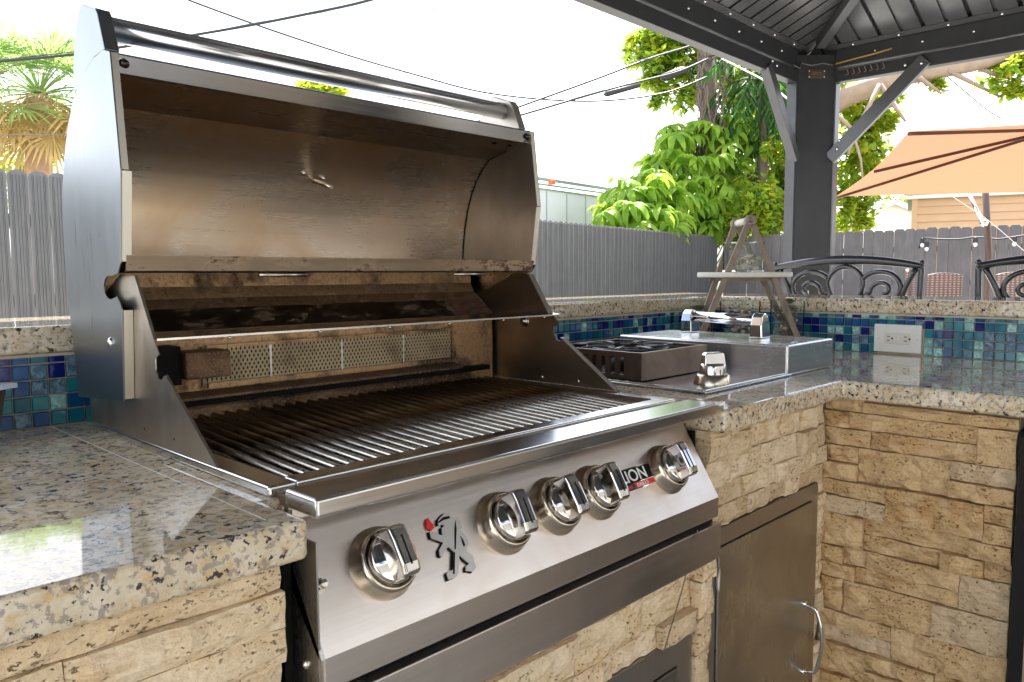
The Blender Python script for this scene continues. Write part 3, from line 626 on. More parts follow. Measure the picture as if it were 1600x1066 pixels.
for xs_ in (XH+.0062, HX1-.0062):
    q = MB(); q.tube([(xs_, a-.0008, b-.0005) for a, b in TOPP[1:]+INN2], .0013, 5); q.build('liner_seam', 'black', hood)
SIDE = [(.458, .5235)] + INN + [(.456, .270), (.440, .388)]
for s_ in (0, 1):
    xa = XH+.0045 if s_ == 0 else HX1-.0055
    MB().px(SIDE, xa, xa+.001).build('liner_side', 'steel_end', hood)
MB().px([(.4575, .5455), (.4565, .544), (.466, .5225), (.468, .522), (.478, .5225), (.478, .524), (.469, .524)], XH+.001, HX1-.001).build('front_lip', 'steel_rail', hood)
MB().box(XH+.006, HX1-.006, .452, .680, .2712, .2728).build('liner_floor', 'steel_liner', hood)
MB().px([(.4515, .2728), (.4495, .2722), (.4560, .2510), (.4600, .2495), (.4600, .2515), (.4580, .253)], XH+.006, HX1-.006).build('lower_lip', 'steel_lip', hood)
for x in (.19, .60): MB().tube([(x, .462, .2445), (x+.085, .462, .2445)], .0032, 8).build('hinge_pin', 'bolt', hood)
MB().lathe([(.0062, 0), (.0058, .003), (.003, .005), (0, .0055)], (.0, .458, .534), (0, -.92, -.38), 16).build('bumper', 'black_gloss', hood)
MB().lathe([(.0062, 0), (.0058, .003), (.003, .005), (0, .0055)], (HX1-.018, .458, .534), (0, -.92, -.38), 16).build('bumper', 'black_gloss', hood)
for x in (.004, HX1-.03, HX1-.075): MB().lathe([(.006, 0), (.005, .002), (0, .0025)], (x, .50, .5195), (0, -.1, -1), 14).build('bumper', 'black', hood)
th = Vector((.404, .643, .430)); tdir = Vector((.18, -1, -.42)).normalized(); th2 = th + Vector((.0, .016, 0))
MB().tube([th2, th+tdir*.055], .0042, 12).build('thermometer_probe', 'bezel', hood)
for dx, dz in ((-.034, .003), (.034, -.003)): MB().ball(th+Vector((dx*.62, -.002, dz+.004)), .0052, 10).build('hood_screw', 'bolt', hood)
MB().ball((XH-.0018, .505, .148), .0065, 10, (.7, 1, 1.3)).build('hood_screw', 'chrome', hood)
# handle
HB = [(.478, .5535), (.500, .606), (.508, .6155), (.525, .6205), (.560, .634), (.578, .628), (.600, .59), (.612, .552), (.612, .515), (.590, .524), (.558, .539), (.52, .551)]
for s_ in (0, 1):
    xa = XH if s_ == 0 else HX1-.020
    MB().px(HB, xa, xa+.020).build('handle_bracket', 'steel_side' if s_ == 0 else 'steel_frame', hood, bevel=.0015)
MB().tube([(XH+.0205, .533, .598), (HX1-.0205, .533, .598)], .0175, 32).build('handle', 'steel_rail', hood)

# ball chain on the drip tray
ch = MB(); c0 = at(1088, 826, X=.757); P0 = at(1089, 829, Y=-.0135); P1 = at(1035, 1022, Y=.012)
pts = [P0.lerp(P1, k/70) + Vector((.004*math.sin(math.pi*k/70), -.001, 0)) for k in range(71)]
for p in pts: ch.ball(p, .0016, 6)
tag(ch.build('ball_chain', 'bezel_dark', loc=P1), 'thin steel bead chain hanging in front of the stone below the grill tray', 'chain')

# ------------------------------------------------------------------ side burner
sb = thing('side_burner', 'stainless side burner tray with dark bronzed burner box and chrome knob', 'side burner', (1.15, .3, 0))
bx, byf = .993, .288
MB().box(.965, 1.36, .112, .62, .0006, .006).build('tray', 'steel_tray', sb, bevel=.003, seg=3)
tr_ = MB(); 
for a in ((.965, 1.36, .112, .1155), (.965, 1.36, .6165, .62), (.965, .9685, .1155, .6165)): tr_.box(a[0]+.003, a[1]-.003, a[2]+.003, a[3]+.003, .0062, .0095)
tr_.build('tray_rim', 'steel_rail', sb, bevel=.001)
bo = MB(); t_ = .002; zt, zb = .0665, .0085; X2 = 1.27; Y2 = .56
bo.box(bx, X2, byf, byf+t_, zb, zt); bo.box(bx, X2, Y2-t_, Y2, zb, zt); bo.box(X2-t_, X2, byf+t_, Y2-t_, zb, zt)
# slotted left side
ys = byf+t_; slots = [.335+i*.026 for i in range(8)]
for sy in slots: bo.box(bx, bx+t_, ys, sy, .018, .058); ys = sy+.012
bo.box(bx, bx+t_, ys, Y2-t_, .018, .058); bo.box(bx, bx+t_, byf+t_, Y2-t_, zb, .018); bo.box(bx, bx+t_, byf+t_, Y2-t_, .058, zt)
bxo = bo.build('burner_box', 'burner_box', sb)
MB().box(bx+t_+.001, X2-t_-.001, byf+t_+.001, Y2-t_-.001, .010, .012).build('box_floor', 'steel_tray', bxo)
gr = MB(); cxb, cyb = (bx+X2)/2, (byf+Y2)/2; zg = .0655
gr.box(bx-.001, X2+.001, byf-.001, byf+.010, zt+.0003, zt+.0035); gr.box(bx-.001, X2+.001, Y2-.010, Y2+.001, zt+.0003, zt+.0035); gr.box(bx-.001, bx+.010, byf+.010, Y2-.010, zt+.0003, zt+.0035); gr.box(X2-.010, X2+.001, byf+.010, Y2-.010, zt+.0003, zt+.0035)
gr.build('grate_frame', 'burner_box', sb)
for R0 in (.058, .100):
    q = MB(); q.tube([(cxb+R0*math.cos(2*math.pi*k/24), cyb+R0*math.sin(2*math.pi*k/24), zg+.001) for k in range(25)], .0035, 6, False); q.build('grate_ring', 'iron_black', sb)
for k in range(8):
    a_ = 2*math.pi*k/8+.39; r1 = .128 if k % 2 else .14
    q = MB(); q.tube([(cxb+.04*math.cos(a_), cyb+.04*math.sin(a_), zg+.003), (cxb+.09*math.cos(a_), cyb+.09*math.sin(a_), zg+.0045), (cxb+r1*math.cos(a_), cyb+r1*math.sin(a_), zg+.0015)], .0045, 6); q.build('grate_arm', 'iron_black', sb)
MB().lathe([(0.05, .012), (.05, .03), (.035, .04), (0, .042)], (cxb, cyb, .0), (0, 0, 1), 24).build('burner_head', 'black', sb)
ko = Vector((1.079, .163, .0062))
kb = MB(); kb.lathe([(.0405, 0), (.0405, .003), (.038, .008), (.0365, .018), (.033, .022), (.030, .021), (0, .018)], ko, (0, 0, 1), 36); kb = kb.build('control_knob', 'bezel', sb)
q = MB(); q.lathe([(.0285, .018), (.0275, .040), (.025, .0445), (0, .0445)], ko, (0, 0, 1), 36); q.build('knob_disc', 'chrome_knob', kb)
q = MB(); prof = [(-.026, .0345), (-.0225, .064), (-.018, .068), (.018, .068), (.0225, .064), (.026, .0345)]
dirk = Vector((.86, -.5, 0)).normalized(); sdk = Vector((.5, .86, 0))
q.prism(prof, lambda u, v, t: ko+dirk*u+Vector((0, 0, v))+sdk*t*(1-.25*((v-.0345)/.0275)), -.0125, .0125); q.build('knob_grip', 'chrome_knob', kb, bevel=.002, seg=3)
# its lid, lifted off
cv = thing('burner_lid', 'square stainless side burner lid with chrome bar handle, lying on the granite', 'burner lid', (1.47, .35, 0))
MB().box(1.335, 1.600, .113, .600, .0008, .0745).build('lid_body', 'steel_cover', cv, bevel=.005, seg=4)
p1, p2 = at(1078, 519, Z=.0748), at(1187, 528, Z=.0748)
for p in (p1, p2):
    k = MB(); hw = .018
    pr = [(-.024, 0), (.024, 0), (.023, .036), (.015, .056), (.004, .065), (-.007, .065), (-.017, .057), (-.023, .034)]
    k.prism(pr, lambda u, v, t: Vector((p.x+u, p.y+t*(1-v*3), .0748+v)), -hw, hw); k.build('handle_bracket', 'chrome', cv, bevel=.003, seg=3)
hb = MB(); hb.tube([Vector((p1.x, p1.y-.012, .1205)), Vector((p2.x, p2.y+.012, .1205))], .0150, 24); hb.build('handle', 'chrome', cv)
MB().box(1.40, 1.42, .135, .185, .0747, .0768).box(1.425, 1.434, .135, .185, .0747, .0765).build('badge', 'steel_rail', cv)

# ------------------------------------------------------------------ tiered stand with jars
st0 = at(1167, 520, Z=.03); sc_ = Vector((1.86, .475, 0.0))
st = thing('tiered_stand', 'weathered wooden A-frame stand with a white oval shelf behind the burner lid', 'tiered stand', sc_)
vd = Vector((fw.x, fw.y, 0)).normalized(); vr = Vector((vd.y, -vd.x, 0))
def sp(a, b, z): return sc_ + vr*a + vd*b + Vector((0, 0, z))
zb_ = .052
DS = (sc_-CAM).dot(fw)
def sz(py, d=0): return CAM.z + (431.5-py)/F*(DS+d)
def sx(px, d=0): return ((px-800)/F*(DS+d)) - (sc_-CAM).dot(vr)
apz = sz(352)
MB().lathe([(0, 0), (.125, 0), (.128, .006), (.125, .012), (0, .012)], sp(.012, .0, .028), (0, 0, 1), 36).build('lower_shelf', 'whitewash', st)
for o_ in [st.children[-1]]: o_.scale = (1, 1, 1)
for b, px0 in ((-.045, 0), (.055, -22)):
    ax = sx(1168+px0, b); bz = apz-.004*(px0 != 0)
    for sd_, pxb in ((-1, 1092+px0*.2), (1, 1247+px0*.6)):
        q = MB(); bx_ = sx(pxb, b); q.obox(sp(ax+sd_*.004, b+sd_*.006, bz), sp(bx_, b+sd_*.006, .040), .010, .018, vr); q.build('leg', 'wood_weathered', st, bevel=.001)
    q = MB(); q.lathe([(0, -.012), (.016, -.012), (.017, 0), (.016, .012), (.007, .013), (.007, .011), (0, .011)], sp(ax, b, bz), -vd, 20); q.build('leg_cap', 'wood_weathered', st)
q = MB(); q.tube([sp(sx(1168, -.045), -.04, apz), sp(sx(1146, .055), .05, apz-.004)], .011, 14); q.build('top_rod', 'whitewash', st)
zs = sz(434); 
q = MB(); pr = [(math.cos(t)*.148, math.sin(t)*.085) for t in [2*math.pi*k/32 for k in range(32)]]; xm = sx(1161)
q.prism(pr, lambda u, v, t: sp(xm+u, v, t), zs-.008, zs+.008); q.build('shelf', 'whitewash', st, bevel=.004, seg=3)
for b in (-.03, .04): MB().obox(sp(xm-.1, b, zs-.014), sp(xm+.1, b, zs-.014), .012, .01).build('shelf_rail', 'wood_weathered', st)
def jar(px0, px1, ptop, zbase, d, label, plant, dark, fill):
    xc = (sx(px0, d)+sx(px1, d))/2; w_ = (sx(px1, d)-sx(px0, d))/2; zt = sz(ptop, d); o = sp(xc, d, zbase)
    t = thing('glass_jar', label, 'glass jar', o, 'square glass jars of shells on the stand')
    a_ = .35; e1 = (vr*math.cos(a_)+vd*math.sin(a_)); e2 = Vector((-e1.y, e1.x, 0)); w_ *= .80
    def sq(h, z): return [o + e1*x*h + e2*y*h + Vector((0, 0, z)) for x, y in ((-1, -1), (1, -1), (1, 1), (-1, 1))]
    H = zt-zbase; k = MB(); vs = sq(w_, 0)+sq(w_, H)+sq(w_-.003, H)+sq(w_-.003, .006)
    fs = [(3, 2, 1, 0)] + [(i+4*l, (i+1) % 4+4*l, (i+1) % 4+4*l+4, i+4*l+4) for l in range(3) for i in range(4)] + [(12, 13, 14, 15)]
    k.add(vs, fs); k.build('glass', 'jar_glass', t, bevel=.0012)
    rnd = random.Random(int(px0)); s_ = MB(); zz = .010
    while zz < H*fill:
        for _ in range(9):
            s_.cur = rnd.random() < dark
            u, v = rnd.uniform(-1, 1)*(w_-.011), rnd.uniform(-1, 1)*(w_-.011)
            s_.ball(o+e1*u+e2*v+Vector((0, 0, zz+rnd.uniform(-.003, .003))), rnd.uniform(.006, .011), 7, (rnd.uniform(.6, 1.1), rnd.uniform(.6, 1.1), rnd.uniform(.4, .8)))
        zz += .008
    s_.build('shells', ['shell', 'pebble'], t, kind='stuff')
    if plant:
        q = MB(); c_ = o+Vector((0, 0, H*fill+.004))
        for r_ in range(4):
            for k_ in range(7-r_):
                a2 = 2*math.pi*(k_+r_*.5)/(7-r_); tl = .5+r_*.28; l = .030-.004*r_
                d_ = Vector((math.cos(a2)*math.cos(tl), math.sin(a2)*math.cos(tl), math.sin(tl))); sd2 = Vector((-math.sin(a2), math.cos(a2), 0)); u2 = sd2.cross(d_)
                q.smooth = True
                q.add([c_, c_+d_*l*.55+sd2*.007+u2*.003, c_+d_*l, c_+d_*l*.55-sd2*.007+u2*.003, c_+d_*l*.5-u2*.004], [(0, 1, 2, 3), (0, 4, 2, 1), (0, 3, 2, 4)]); 
        tag(q.build('succulent', 'succulent', loc=c_), plant, 'succulent')
jar(1131, 1186, 384, zs+.0085, .0, 'upper glass cube of pale shells on the white shelf', None, .25, .62)
jar(1068, 1112, 474, zb_-.012, .03, 'glass cube with a rosette succulent, left on the lower tier', 'green rosette succulent growing from the left glass cube', .5, .70)
jar(1128, 1182, 474, zb_-.012, .04, 'glass cube of flat brown shells, middle of the lower tier', None, .45, .72)
jar(1206, 1251, 474, zb_-.012, .0, 'glass cube packed with dark shells and a succulent, right on the lower tier', 'small spiky succulent behind the right leg of the wooden stand', .75, .86)

# planter at the left edge
pc = Vector((-.188, .620, 0)); pt = thing('planter', 'dark mottled tapered planter with a pale metal rim at the left edge of the counter', 'planter', pc)
k = MB(); 
def sqp(h, z): return [pc + Vector((math.cos(a)*h, math.sin(a)*h, z)) for a in [R_(-12+90*i) for i in range(4)]]
vs = sqp(.046, 0)+sqp(.060, .084); k.add(vs, [(3, 2, 1, 0), (4, 5, 6, 7)] + [(i, (i+1) % 4, (i+1) % 4+4, i+4) for i in range(4)]); k.build('body', 'planter_body', pt)
k = MB(); vs = sqp(.074, .084)+sqp(.074, .0905)+sqp(.055, .0905)+sqp(.055, .084); k.add(vs, [(i+4*l, (i+1) % 4+4*l, (i+1) % 4+(4*l+4) % 16, i+(4*l+4) % 16) for l in range(4) for i in range(4)]); k.build('rim', 'steel_cover', pt)
#@@REST
# ------------------------------------------------------------------ gazebo
gz = thing('gazebo', 'dark grey metal gazebo with ribbed roof over the kitchen, its corner post and diagonal braces', 'gazebo', (3.5, 1.0, G0))
GX1, GY1, GX0, GY0 = 3.56, 1.05, -1.35, -2.0      # inner faces of the beams
ZB = 1.19
def gpost(x, y, sx_, sy_):
    P = [(x-.13*sx_, y), (x-.13*sx_, y+.055*sy_), (x+.055*sx_, y+.055*sy_), (x+.055*sx_, y-.13*sy_), (x, y-.13*sy_)]
    return MB().pz(P, G0, 1.325).build('post', 'gazebo_metal', gz, bevel=.003)
p0 = gpost(GX1, GY1, 1, 1); gpost(GX0, GY1, -1, 1); gpost(GX1, GY0, 1, -1); gpost(GX0, GY0, -1, -1)
# bright trims at the two edges of the diagonal face
MB().box(GX1-.144, GX1-.131, GY1+.002, GY1+.05, G0, ZB-.002).build('post_trim', 'gazebo_brace', gz); MB().box(GX1+.002, GX1+.05, GY1-.138, GY1-.131, G0, ZB-.002).build('post_trim', 'gazebo_brace', gz)
def beam(x0, x1, y0, y1, ix, iy):
    b = MB(); b.box(x0, x1, y0, y1, ZB, ZB+.062); b.build('beam', 'gazebo_metal', gz, bevel=.002)
    s_ = .012; MB().box(x0+(s_ if iy == 0 else 0), x1-(s_ if iy == 0 else 0), y0+(s_ if ix == 0 else 0), y1-(s_ if ix == 0 else 0), ZB+.0625, ZB+.072).build('beam_rail', 'steel_tray', gz)
    MB().box(x0, x1, y0, y1, ZB+.0725, ZB+.158).build('beam', 'gazebo_metal', gz, bevel=.002)
beam(GX0-.055, GX1-.131, GY1, GY1+.05, 0, 1); beam(GX1, GX1+.05, GY0-.05, GY1-.131, 1, 0)
beam(GX0-.055, GX1+.055, GY0-.05, GY0, 0, 1); beam(GX0-.05, GX0, GY0, GY1-.0, 1, 0)
# roof: hip with corrugated sheets; eaves overhang 0.12
ez, sl = ZB+.165, .42
ex0, ex1, ey0, ey1 = GX0-.16, GX1+.16, GY0-.16, GY1+.16
hy = (ey1-ey0)/2; ymid = (ey0+ey1)/2; rz = ez+sl*hy - .02
def roofz(d): return ez + sl*(d-.16)
def rib_panel(along, a0, a1, base, sgn):
    # panels run up the slope; built as ribs with upstands every .19 m, clipped to the hip
    a = a0; i = 0
    while a < a1-.01:
        b = min(a+.19, a1)
        def run(t): return max(0.0, min(hy, t-a0, a1-t))
        q = MB()
        for (u0, u1, dz) in ((a, a+.018, .022), (a+.018, a+.095, 0), (a+.095, a+.110, .010), (a+.110, b, 0)):
            if u1 > b: continue
            la, lb = run(u0), run(u1)
            if max(la, lb) < .01: continue
            pts = []
            for (u, l) in ((u0, la), (u1, lb)):
                for d in (0, l):
                    z = roofz(d)+dz; pts.append((u, d, z))
            (ua, d0, z0), (_, d1, z1), (ub, e0, w0), (_, e1, w1) = pts
            def P(u, d, z): return (u, base-sgn*d, z) if along == 'x' else (base-sgn*d, u, z)
            v = [P(ua, d0, z0), P(ua, d1, z1), P(ub, e1, w1), P(ub, e0, w0)]
            q.add(v+[(x, y, z+.003) for x, y, z in v], [(0, 1, 2, 3), (7, 6, 5, 4), (0, 4, 5, 1), (2, 6, 7, 3), (1, 5, 6, 2), (3, 7, 4, 0)])
            if dz:
                for e_ in ((v[0], v[1]), (v[3], v[2])):
                    q.add([e_[0], e_[1], (e_[1][0], e_[1][1], e_[1][2]-dz-.0005), (e_[0][0], e_[0][1], e_[0][2]-dz-.0005)], [(0, 1, 2, 3)])
        if q.v: q.build('roof_panel', 'gazebo_roof', gz)
        a = b; i += 1
rib_panel('x', ex0, ex1, ey1, 1); rib_panel('x', ex0, ex1, ey0, -1); rib_panel('y', ey0, ey1, ex1, 1); rib_panel('y', ey0, ey1, ex0, -1)
for cx, cy, sx_, sy_ in ((ex1, ey1, 1, 1), (ex0, ey1, -1, 1), (ex1, ey0, 1, -1), (ex0, ey0, -1, -1)):
    A = Vector((cx-.25*sx_, cy-.25*sy_, roofz(.25)-.03)); B = Vector((cx-hy*sx_, cy-hy*sy_, roofz(hy)-.03))
    MB().obox(A, B, .045, .04).build('hip_rafter', 'gazebo_brace', gz, bevel=.002)
MB().obox((ex0+hy, ymid, roofz(hy)-.03), (ex1-hy, ymid, roofz(hy)-.03), .05, .05).build('ridge_beam', 'gazebo_metal', gz)
# eave angle strips with bolts on the inside of the beams
def strip(along):
    z = ZB+.160
    q = MB()
    if along == 'x': q.px([(GY1+.0, z), (GY1-.030, z+.012), (GY1-.030, z+.016), (GY1, z+.005)], GX0, GX1-.1)
    else: q.py([(GX1+.0, z), (GX1-.030, z+.012), (GX1-.030, z+.016), (GX1, z+.005)], GY0, GY1-.1)
    s_ = q.build('eave_strip', 'gazebo_roof', gz)
    for k in range(14):
        d = .22+k*.21
        p = (GX1-d, GY1-.0155, z+.004) if along == 'x' else (GX1-.0155, GY1-d, z+.004)
        MB().lathe([(.007, 0), (.006, .004), (0, .005)], p, (0, -.4, -1) if along == 'x' else (-.4, 0, -1), 8).build('bolt', 'chrome', s_)
        p = (GX1-d-.1, GY1-.0005, ZB+.118) if along == 'x' else (GX1-.0005, GY1-d-.1, ZB+.118)
        if k < 8: MB().lathe([(.006, 0), (.005, .004), (0, .005)], p, (0, -1, 0) if along == 'x' else (-1, 0, 0), 8).build('bolt', 'chrome', s_)
strip('x'); strip('y')
b = MB().obox((3.10, GY1+.010, 1.215), (GX1-.125, GY1+.010, .815), .045, .048, (1, 0, .6)).build('brace', 'gazebo_brace', gz, bevel=.002)
for p in ((3.12, GY1-.014, 1.235), (3.165, GY1-.014, 1.222)): MB().lathe([(.007, 0), (.006, .004), (0, .005)], p, (0, -1, 0), 8).build('bolt', 'chrome', b)
b = MB().obox((GX1-.004, .50, 1.225), (GX1-.004, GY1-.12, .815), .03, .062, (0, 1, .6)).build('brace', 'gazebo_brace', gz, bevel=.002)
for p in ((GX1-.021, .515, 1.205), (GX1-.021, .585, 1.21), (GX1-.021, .88, .90), (GX1-.021, .89, .86)): MB().lathe([(.007, 0), (.006, .004), (0, .005)], p, (-1, 0, 0), 8).build('bolt', 'chrome', b)
dn = Vector((-1, -1, 0)).normalized(); ds = Vector((1, -1, 0)).normalized(); pcn = Vector((GX1-.065, GY1-.065, 1.232)) + dn*.002
pq = MB(); pq.obox(pcn-ds*.045, pcn+ds*.045, .003, .042); pq = pq.build('plaque', 'copper_plaque', gz, bevel=.001)
for i, j in ((-1, -1), (-1, 1), (1, -1), (1, 1)): MB().lathe([(.003, 0), (0, .002)], pcn+ds*.038*i+Vector((0, 0, .014*j))+dn*.002, dn, 8).build('bolt', 'chrome', pq)
MB().obox(pcn+dn*.0022-ds*.02+Vector((0, 0, .006)), pcn+dn*.0022+ds*.02+Vector((0, 0, .006)), .0004, .002).obox(pcn+dn*.0022-ds*.026-Vector((0, 0, .004)), pcn+dn*.0022+ds*.026-Vector((0, 0, .004)), .0004, .0014).build('plaque_line', 'bolt', pq)
# cable and yellow cord round the post head, ties on the beam
k = MB(); k.tube([(GX1-.20, GY1-.006, 1.262), (GX1-.135, GY1-.01, 1.256)] + [tuple(pcn+ds*t+dn*.006+Vector((0, 0, .045+.006*math.sin(t*60)))) for t in (-.08, -.03, .03, .08)], .004, 6)
tag(k.build('wire', 'cable_grey', loc=(GX1-.1, GY1-.1, 1.26)), 'thin grey wire wrapped across the head of the gazebo post', 'wire')
k = MB(); k.tube([(GX1-.012, GY1-.135, 1.277), (GX1-.014, GY1-.22, 1.284), (GX1-.012, GY1-.33, 1.292), (GX1-.010, GY1-.40, 1.300)], .0045, 6)
tag(k.build('cord', 'yellow_rope', loc=(GX1-.01, GY1-.25, 1.28)), 'yellow cord lying along the beam right of the gazebo post', 'cord')
k = MB(); k.tube([(GX1-.008, GY1-.15, 1.245), (GX1-.008, GY1-1.2, 1.262), (GX1-.008, GY0+.2, 1.262)], .0035, 6)
tag(k.build('wire', 'cable_grey', loc=(GX1-.01, 0, 1.25)), 'grey wire running along the right gazebo beam', 'wire')
for i in range(7):
    yy = GY1-.19-.028*i; k = MB(); k.tube([(GX1-.005, yy, 1.248), (GX1-.016, yy-.006, 1.236), (GX1-.010, yy-.012, 1.218), (GX1-.018, yy-.004, 1.212)], .0028, 5)
    tag(k.build('hook', 'vine', loc=(GX1-.01, yy, 1.23)), 'small curled metal hook in the row under the right gazebo beam', 'hook', 'hooks on the gazebo beam')

# ------------------------------------------------------------------ fences
def fence_line(name, label, A, B, pitch, width, mat, shape, z1, jit=0):
    A, B = Vector(A), Vector(B); d = (B-A); n = int(d.length/pitch); d.normalize(); ang = math.atan2(d.y, d.x)
    t = thing(name, label, 'fence', ((A+B)/2).xy.to_3d()+Vector((0, 0, G0)))
    hw = width/2; H = z1-G0; q = MB()
    if shape == 'round':
        top = [(hw*math.cos(a), H-.035+.035*math.sin(a)) for a in [math.pi*k/8 for k in range(9)]]
        q.py([(-hw, .03)]+[(hw, .03)]+top, -.004, .004)
        for rx in (-.036, -.028, -.006, .012, .032, .040): q.py([(rx-.0022, .04), (rx+.0022, .04), (rx+.0022, H-.03), (rx-.0022, H-.03)], -.0085, -.0041)
        for zz in (H-.14,): q.lathe([(.004, 0), (0, .003)], (-.022, -.0042, zz), (0, -1, 0), 6)
    else:
        q.py([(-hw, .03), (hw, .03), (hw, H-.03), (hw-.028, H), (-hw+.028, H), (-hw, H-.03)], -.009, .009)
    me = mesh_only(q, 'picket', [mat])
    for i in range(n):
        p = A + d*(i+.5)*pitch; o = inst(me, 'picket', t, (p.x, p.y, G0-(random.random()*jit)), (0, 0, ang))
        if jit: o.location += Vector((-d.y, d.x, 0))*random.uniform(-.003, .003); o.rotation_euler[1] = random.uniform(-.004, .004)*(jit > .01)
    L_ = d*n*pitch; nrm = Vector((-d.y, d.x, 0))
    for hz in (.35, H*.55, H-.32): MB().obox(A+nrm*.03+Vector((0, 0, G0+hz)), A+L_+nrm*.03+Vector((0, 0, G0+hz)), .04, .08).build('rail', mat, t)
    return t
fence_line('metal_fence', 'long grey metal picket fence with scalloped tops behind the grill', (-2.2, 4.53, 0), (12.42, 6.52, 0), .1205, .117, 'fence_metal', 'round', .915, .007)
fence_line('wooden_fence', 'weathered grey dog-eared wooden fence beyond the gazebo post and umbrella', (12.5, 6.45, 0), (12.28, -3.2, 0), .155, .149, 'fence_wood', 'dog', .915, .02)

# ------------------------------------------------------------------ iron bar stools
def curve_pts(fn, n): return [fn(i/n) for i in range(n+1)]
def stool(x, yc, wd, rz, label, ztop=.291):
    t = thing('iron_stool', label, 'bar stool', (x, yc, G0), 'cast iron stools along the bar')
    h = wd/2; zs_ = -.155; zl = .262
    def P(u, z, dx=0): return (x+dx+.02*(1-(u/h)**2), yc+u, z)
    q = MB(); q.tube([P(-h*1.02, zl+.006)]+[P(-h+wd*k/16, zl+(ztop-zl)*(1-((k-8)/8)**2)+.004) for k in range(17)]+[P(h*1.02, zl+.006)], [.012]+[.013+.006*(1-((k-8)/8)**2) for k in range(17)]+[.012], 10); q.build('top_rail', 'iron_black', t)
    for s_ in (-1, 1):
        q = MB(); q.tube([P(s_*h, zl+.018), P(s_*h, zl-.01), P(s_*h*.985, .1), P(s_*h*.95, -.16)], [.009, .011, .011, .011], 8); q.build('back_post', 'iron_black', t)
        MB().ball(P(s_*h, zl+.016), .013, 8).build('finial', 'iron_black', t)
        q = MB(); q.tube([P(s_*h*.93, zl-.004)] + [P(s_*(h*.93-.055*math.sin(math.pi*k/9*.55)), zl-.004-.16*k/8) for k in range(1, 9)], .0115, 8); q.build('side_scroll', 'iron_black', t)
        def S(u, z): return P(s_*u, z)
        # big C-scroll and the inner curl
        cx_, cz_ = h*.47, .185
        q = MB(); q.tube([S(cx_+.080*math.cos(a), cz_+.062*math.sin(a)) for a in [R_(-150+300*k/22) for k in range(23)]], .0105, 8); q.build('scroll', 'iron_black', t)
        q = MB(); q.tube([S(cx_+.078*math.cos(R_(-150))+.012, cz_-.035)] + [S(cx_+.012+(.048-.0022*k)*math.cos(R_(190-17*k)), cz_-.012+(.040-.0018*k)*math.sin(R_(190-17*k))) for k in range(17)], .0095, 8); q.build('scroll', 'iron_black', t)
        q = MB(); q.tube([S(cx_-.11+.0*k+.15*k/8, .075+.035*math.sin(math.pi*k/8)) for k in range(9)], .0095, 8); q.build('scroll', 'iron_black', t)
    q = MB(); q.tube([P(.072*math.cos(a)*(1-.35*max(0, -math.sin(a))), .195+.072*math.sin(a)*(1 if math.sin(a) > 0 else 1.55)) for a in [2*math.pi*k/28 for k in range(29)]], .0105, 8, False); q.build('centre_ring', 'iron_black', t)
    q = MB(); q.tube([P(-h*.95, .03), P(h*.95, .03)], .009, 8); q.build('lower_rail', 'iron_black', t)
    # seat and legs
    q = MB(); q.box(x-.40, x-.005, yc-h*.92, yc+h*.92, zs_-.01, zs_+.035); q.build('seat', 'wicker', t, bevel=.012, seg=3)
    for sx_ in (-1, 1):
        for s_ in (-1, 1):
            q = MB(); q.tube([(x-.2+sx_*.17, yc+s_*h*.85, zs_), (x-.2+sx_*.2, yc+s_*h*.95, G0)], [.013, .010], 8); q.build('leg', 'iron_black', t)
    for s_ in (-1, 1): MB().tube([(x-.39, yc+s_*h*.9, -.6), (x-.01, yc+s_*h*.9, -.6)], .008, 6).build('stretcher', 'iron_black', t)
    MB().tube([(x-.39, yc-h*.9, -.6), (x-.39, yc+h*.9, -.6)], .008, 6).build('foot_rest', 'iron_black', t)
    return t
stool(2.78, .545, .58, 0, 'black scrolled iron bar stool standing in front of the gazebo post')
stool(2.78, -.235, .60, 0, 'black scrolled iron bar stool cut off by the right edge of the photo')

# ------------------------------------------------------------------ wicker chairs, umbrella
def wicker(px0, px1, ptop, D, label, rz=0.):
    a, b = at(px0, ptop, D=D), at(px1, ptop, D=D); m_ = (a+b)/2; wd = (b-a).length; r_ = (b-a).normalized(); r_.z = 0; r_.normalize(); r_ = Matrix.Rotation(rz, 3, 'Z') @ r_; f = Vector((-r_.y, r_.x, 0))
    t = thing('wicker_chair', label, 'wicker chair', (m_.x, m_.y, G0), 'high wicker chairs under the umbrella')
    q = MB(); n = 8; pts = []
    for i in range(n+1):
        u = -1+2*i/n; pts.append((u*wd/2, m_.z-.028*u*u, .03*u*u))
    vs = []
    for (u, z, d) in pts:
        for dd in (0, .035):
            for zz in (G0+.62, z): vs.append(m_.xy.to_3d() + r_*u*(1 if zz > 0 else .96) + f*(d*-1+dd) + Vector((0, 0, zz)))
    fs = []
    for i in range(n):
        o = i*4; fs += [(o, o+4, o+5, o+1), (o+2, o+3, o+7, o+6), (o+1, o+5, o+7, o+3), (o, o+2, o+6, o+4)]
    fs += [(0, 1, 3, 2), (n*4, n*4+2, n*4+3, n*4+1)]
    q.add(vs, fs); q.build('backrest', 'wicker', t, bevel=.006)
    c_ = m_.xy.to_3d(); q = MB(); q.obox(c_-f*.02+Vector((0, 0, G0+.60)), c_-f*.42+Vector((0, 0, G0+.60)), wd*.95, .07); q.build('seat', 'wicker', t, bevel=.01)
    for i in (-1, 1):
        for j in (.03, .40): MB().obox(c_+r_*i*wd*.42-f*j+Vector((0, 0, G0+.56)), c_+r_*i*wd*.42-f*j+Vector((0, 0, G0)), .04, .04, f).build('leg', 'wicker', t)
wicker(1448, 1503, 426, 8.6, 'brown woven wicker chair seen between the two iron stools')
wicker(1402, 1441, 420, 8.8, 'wicker chair half hidden behind the post of the left iron stool', R_(50))
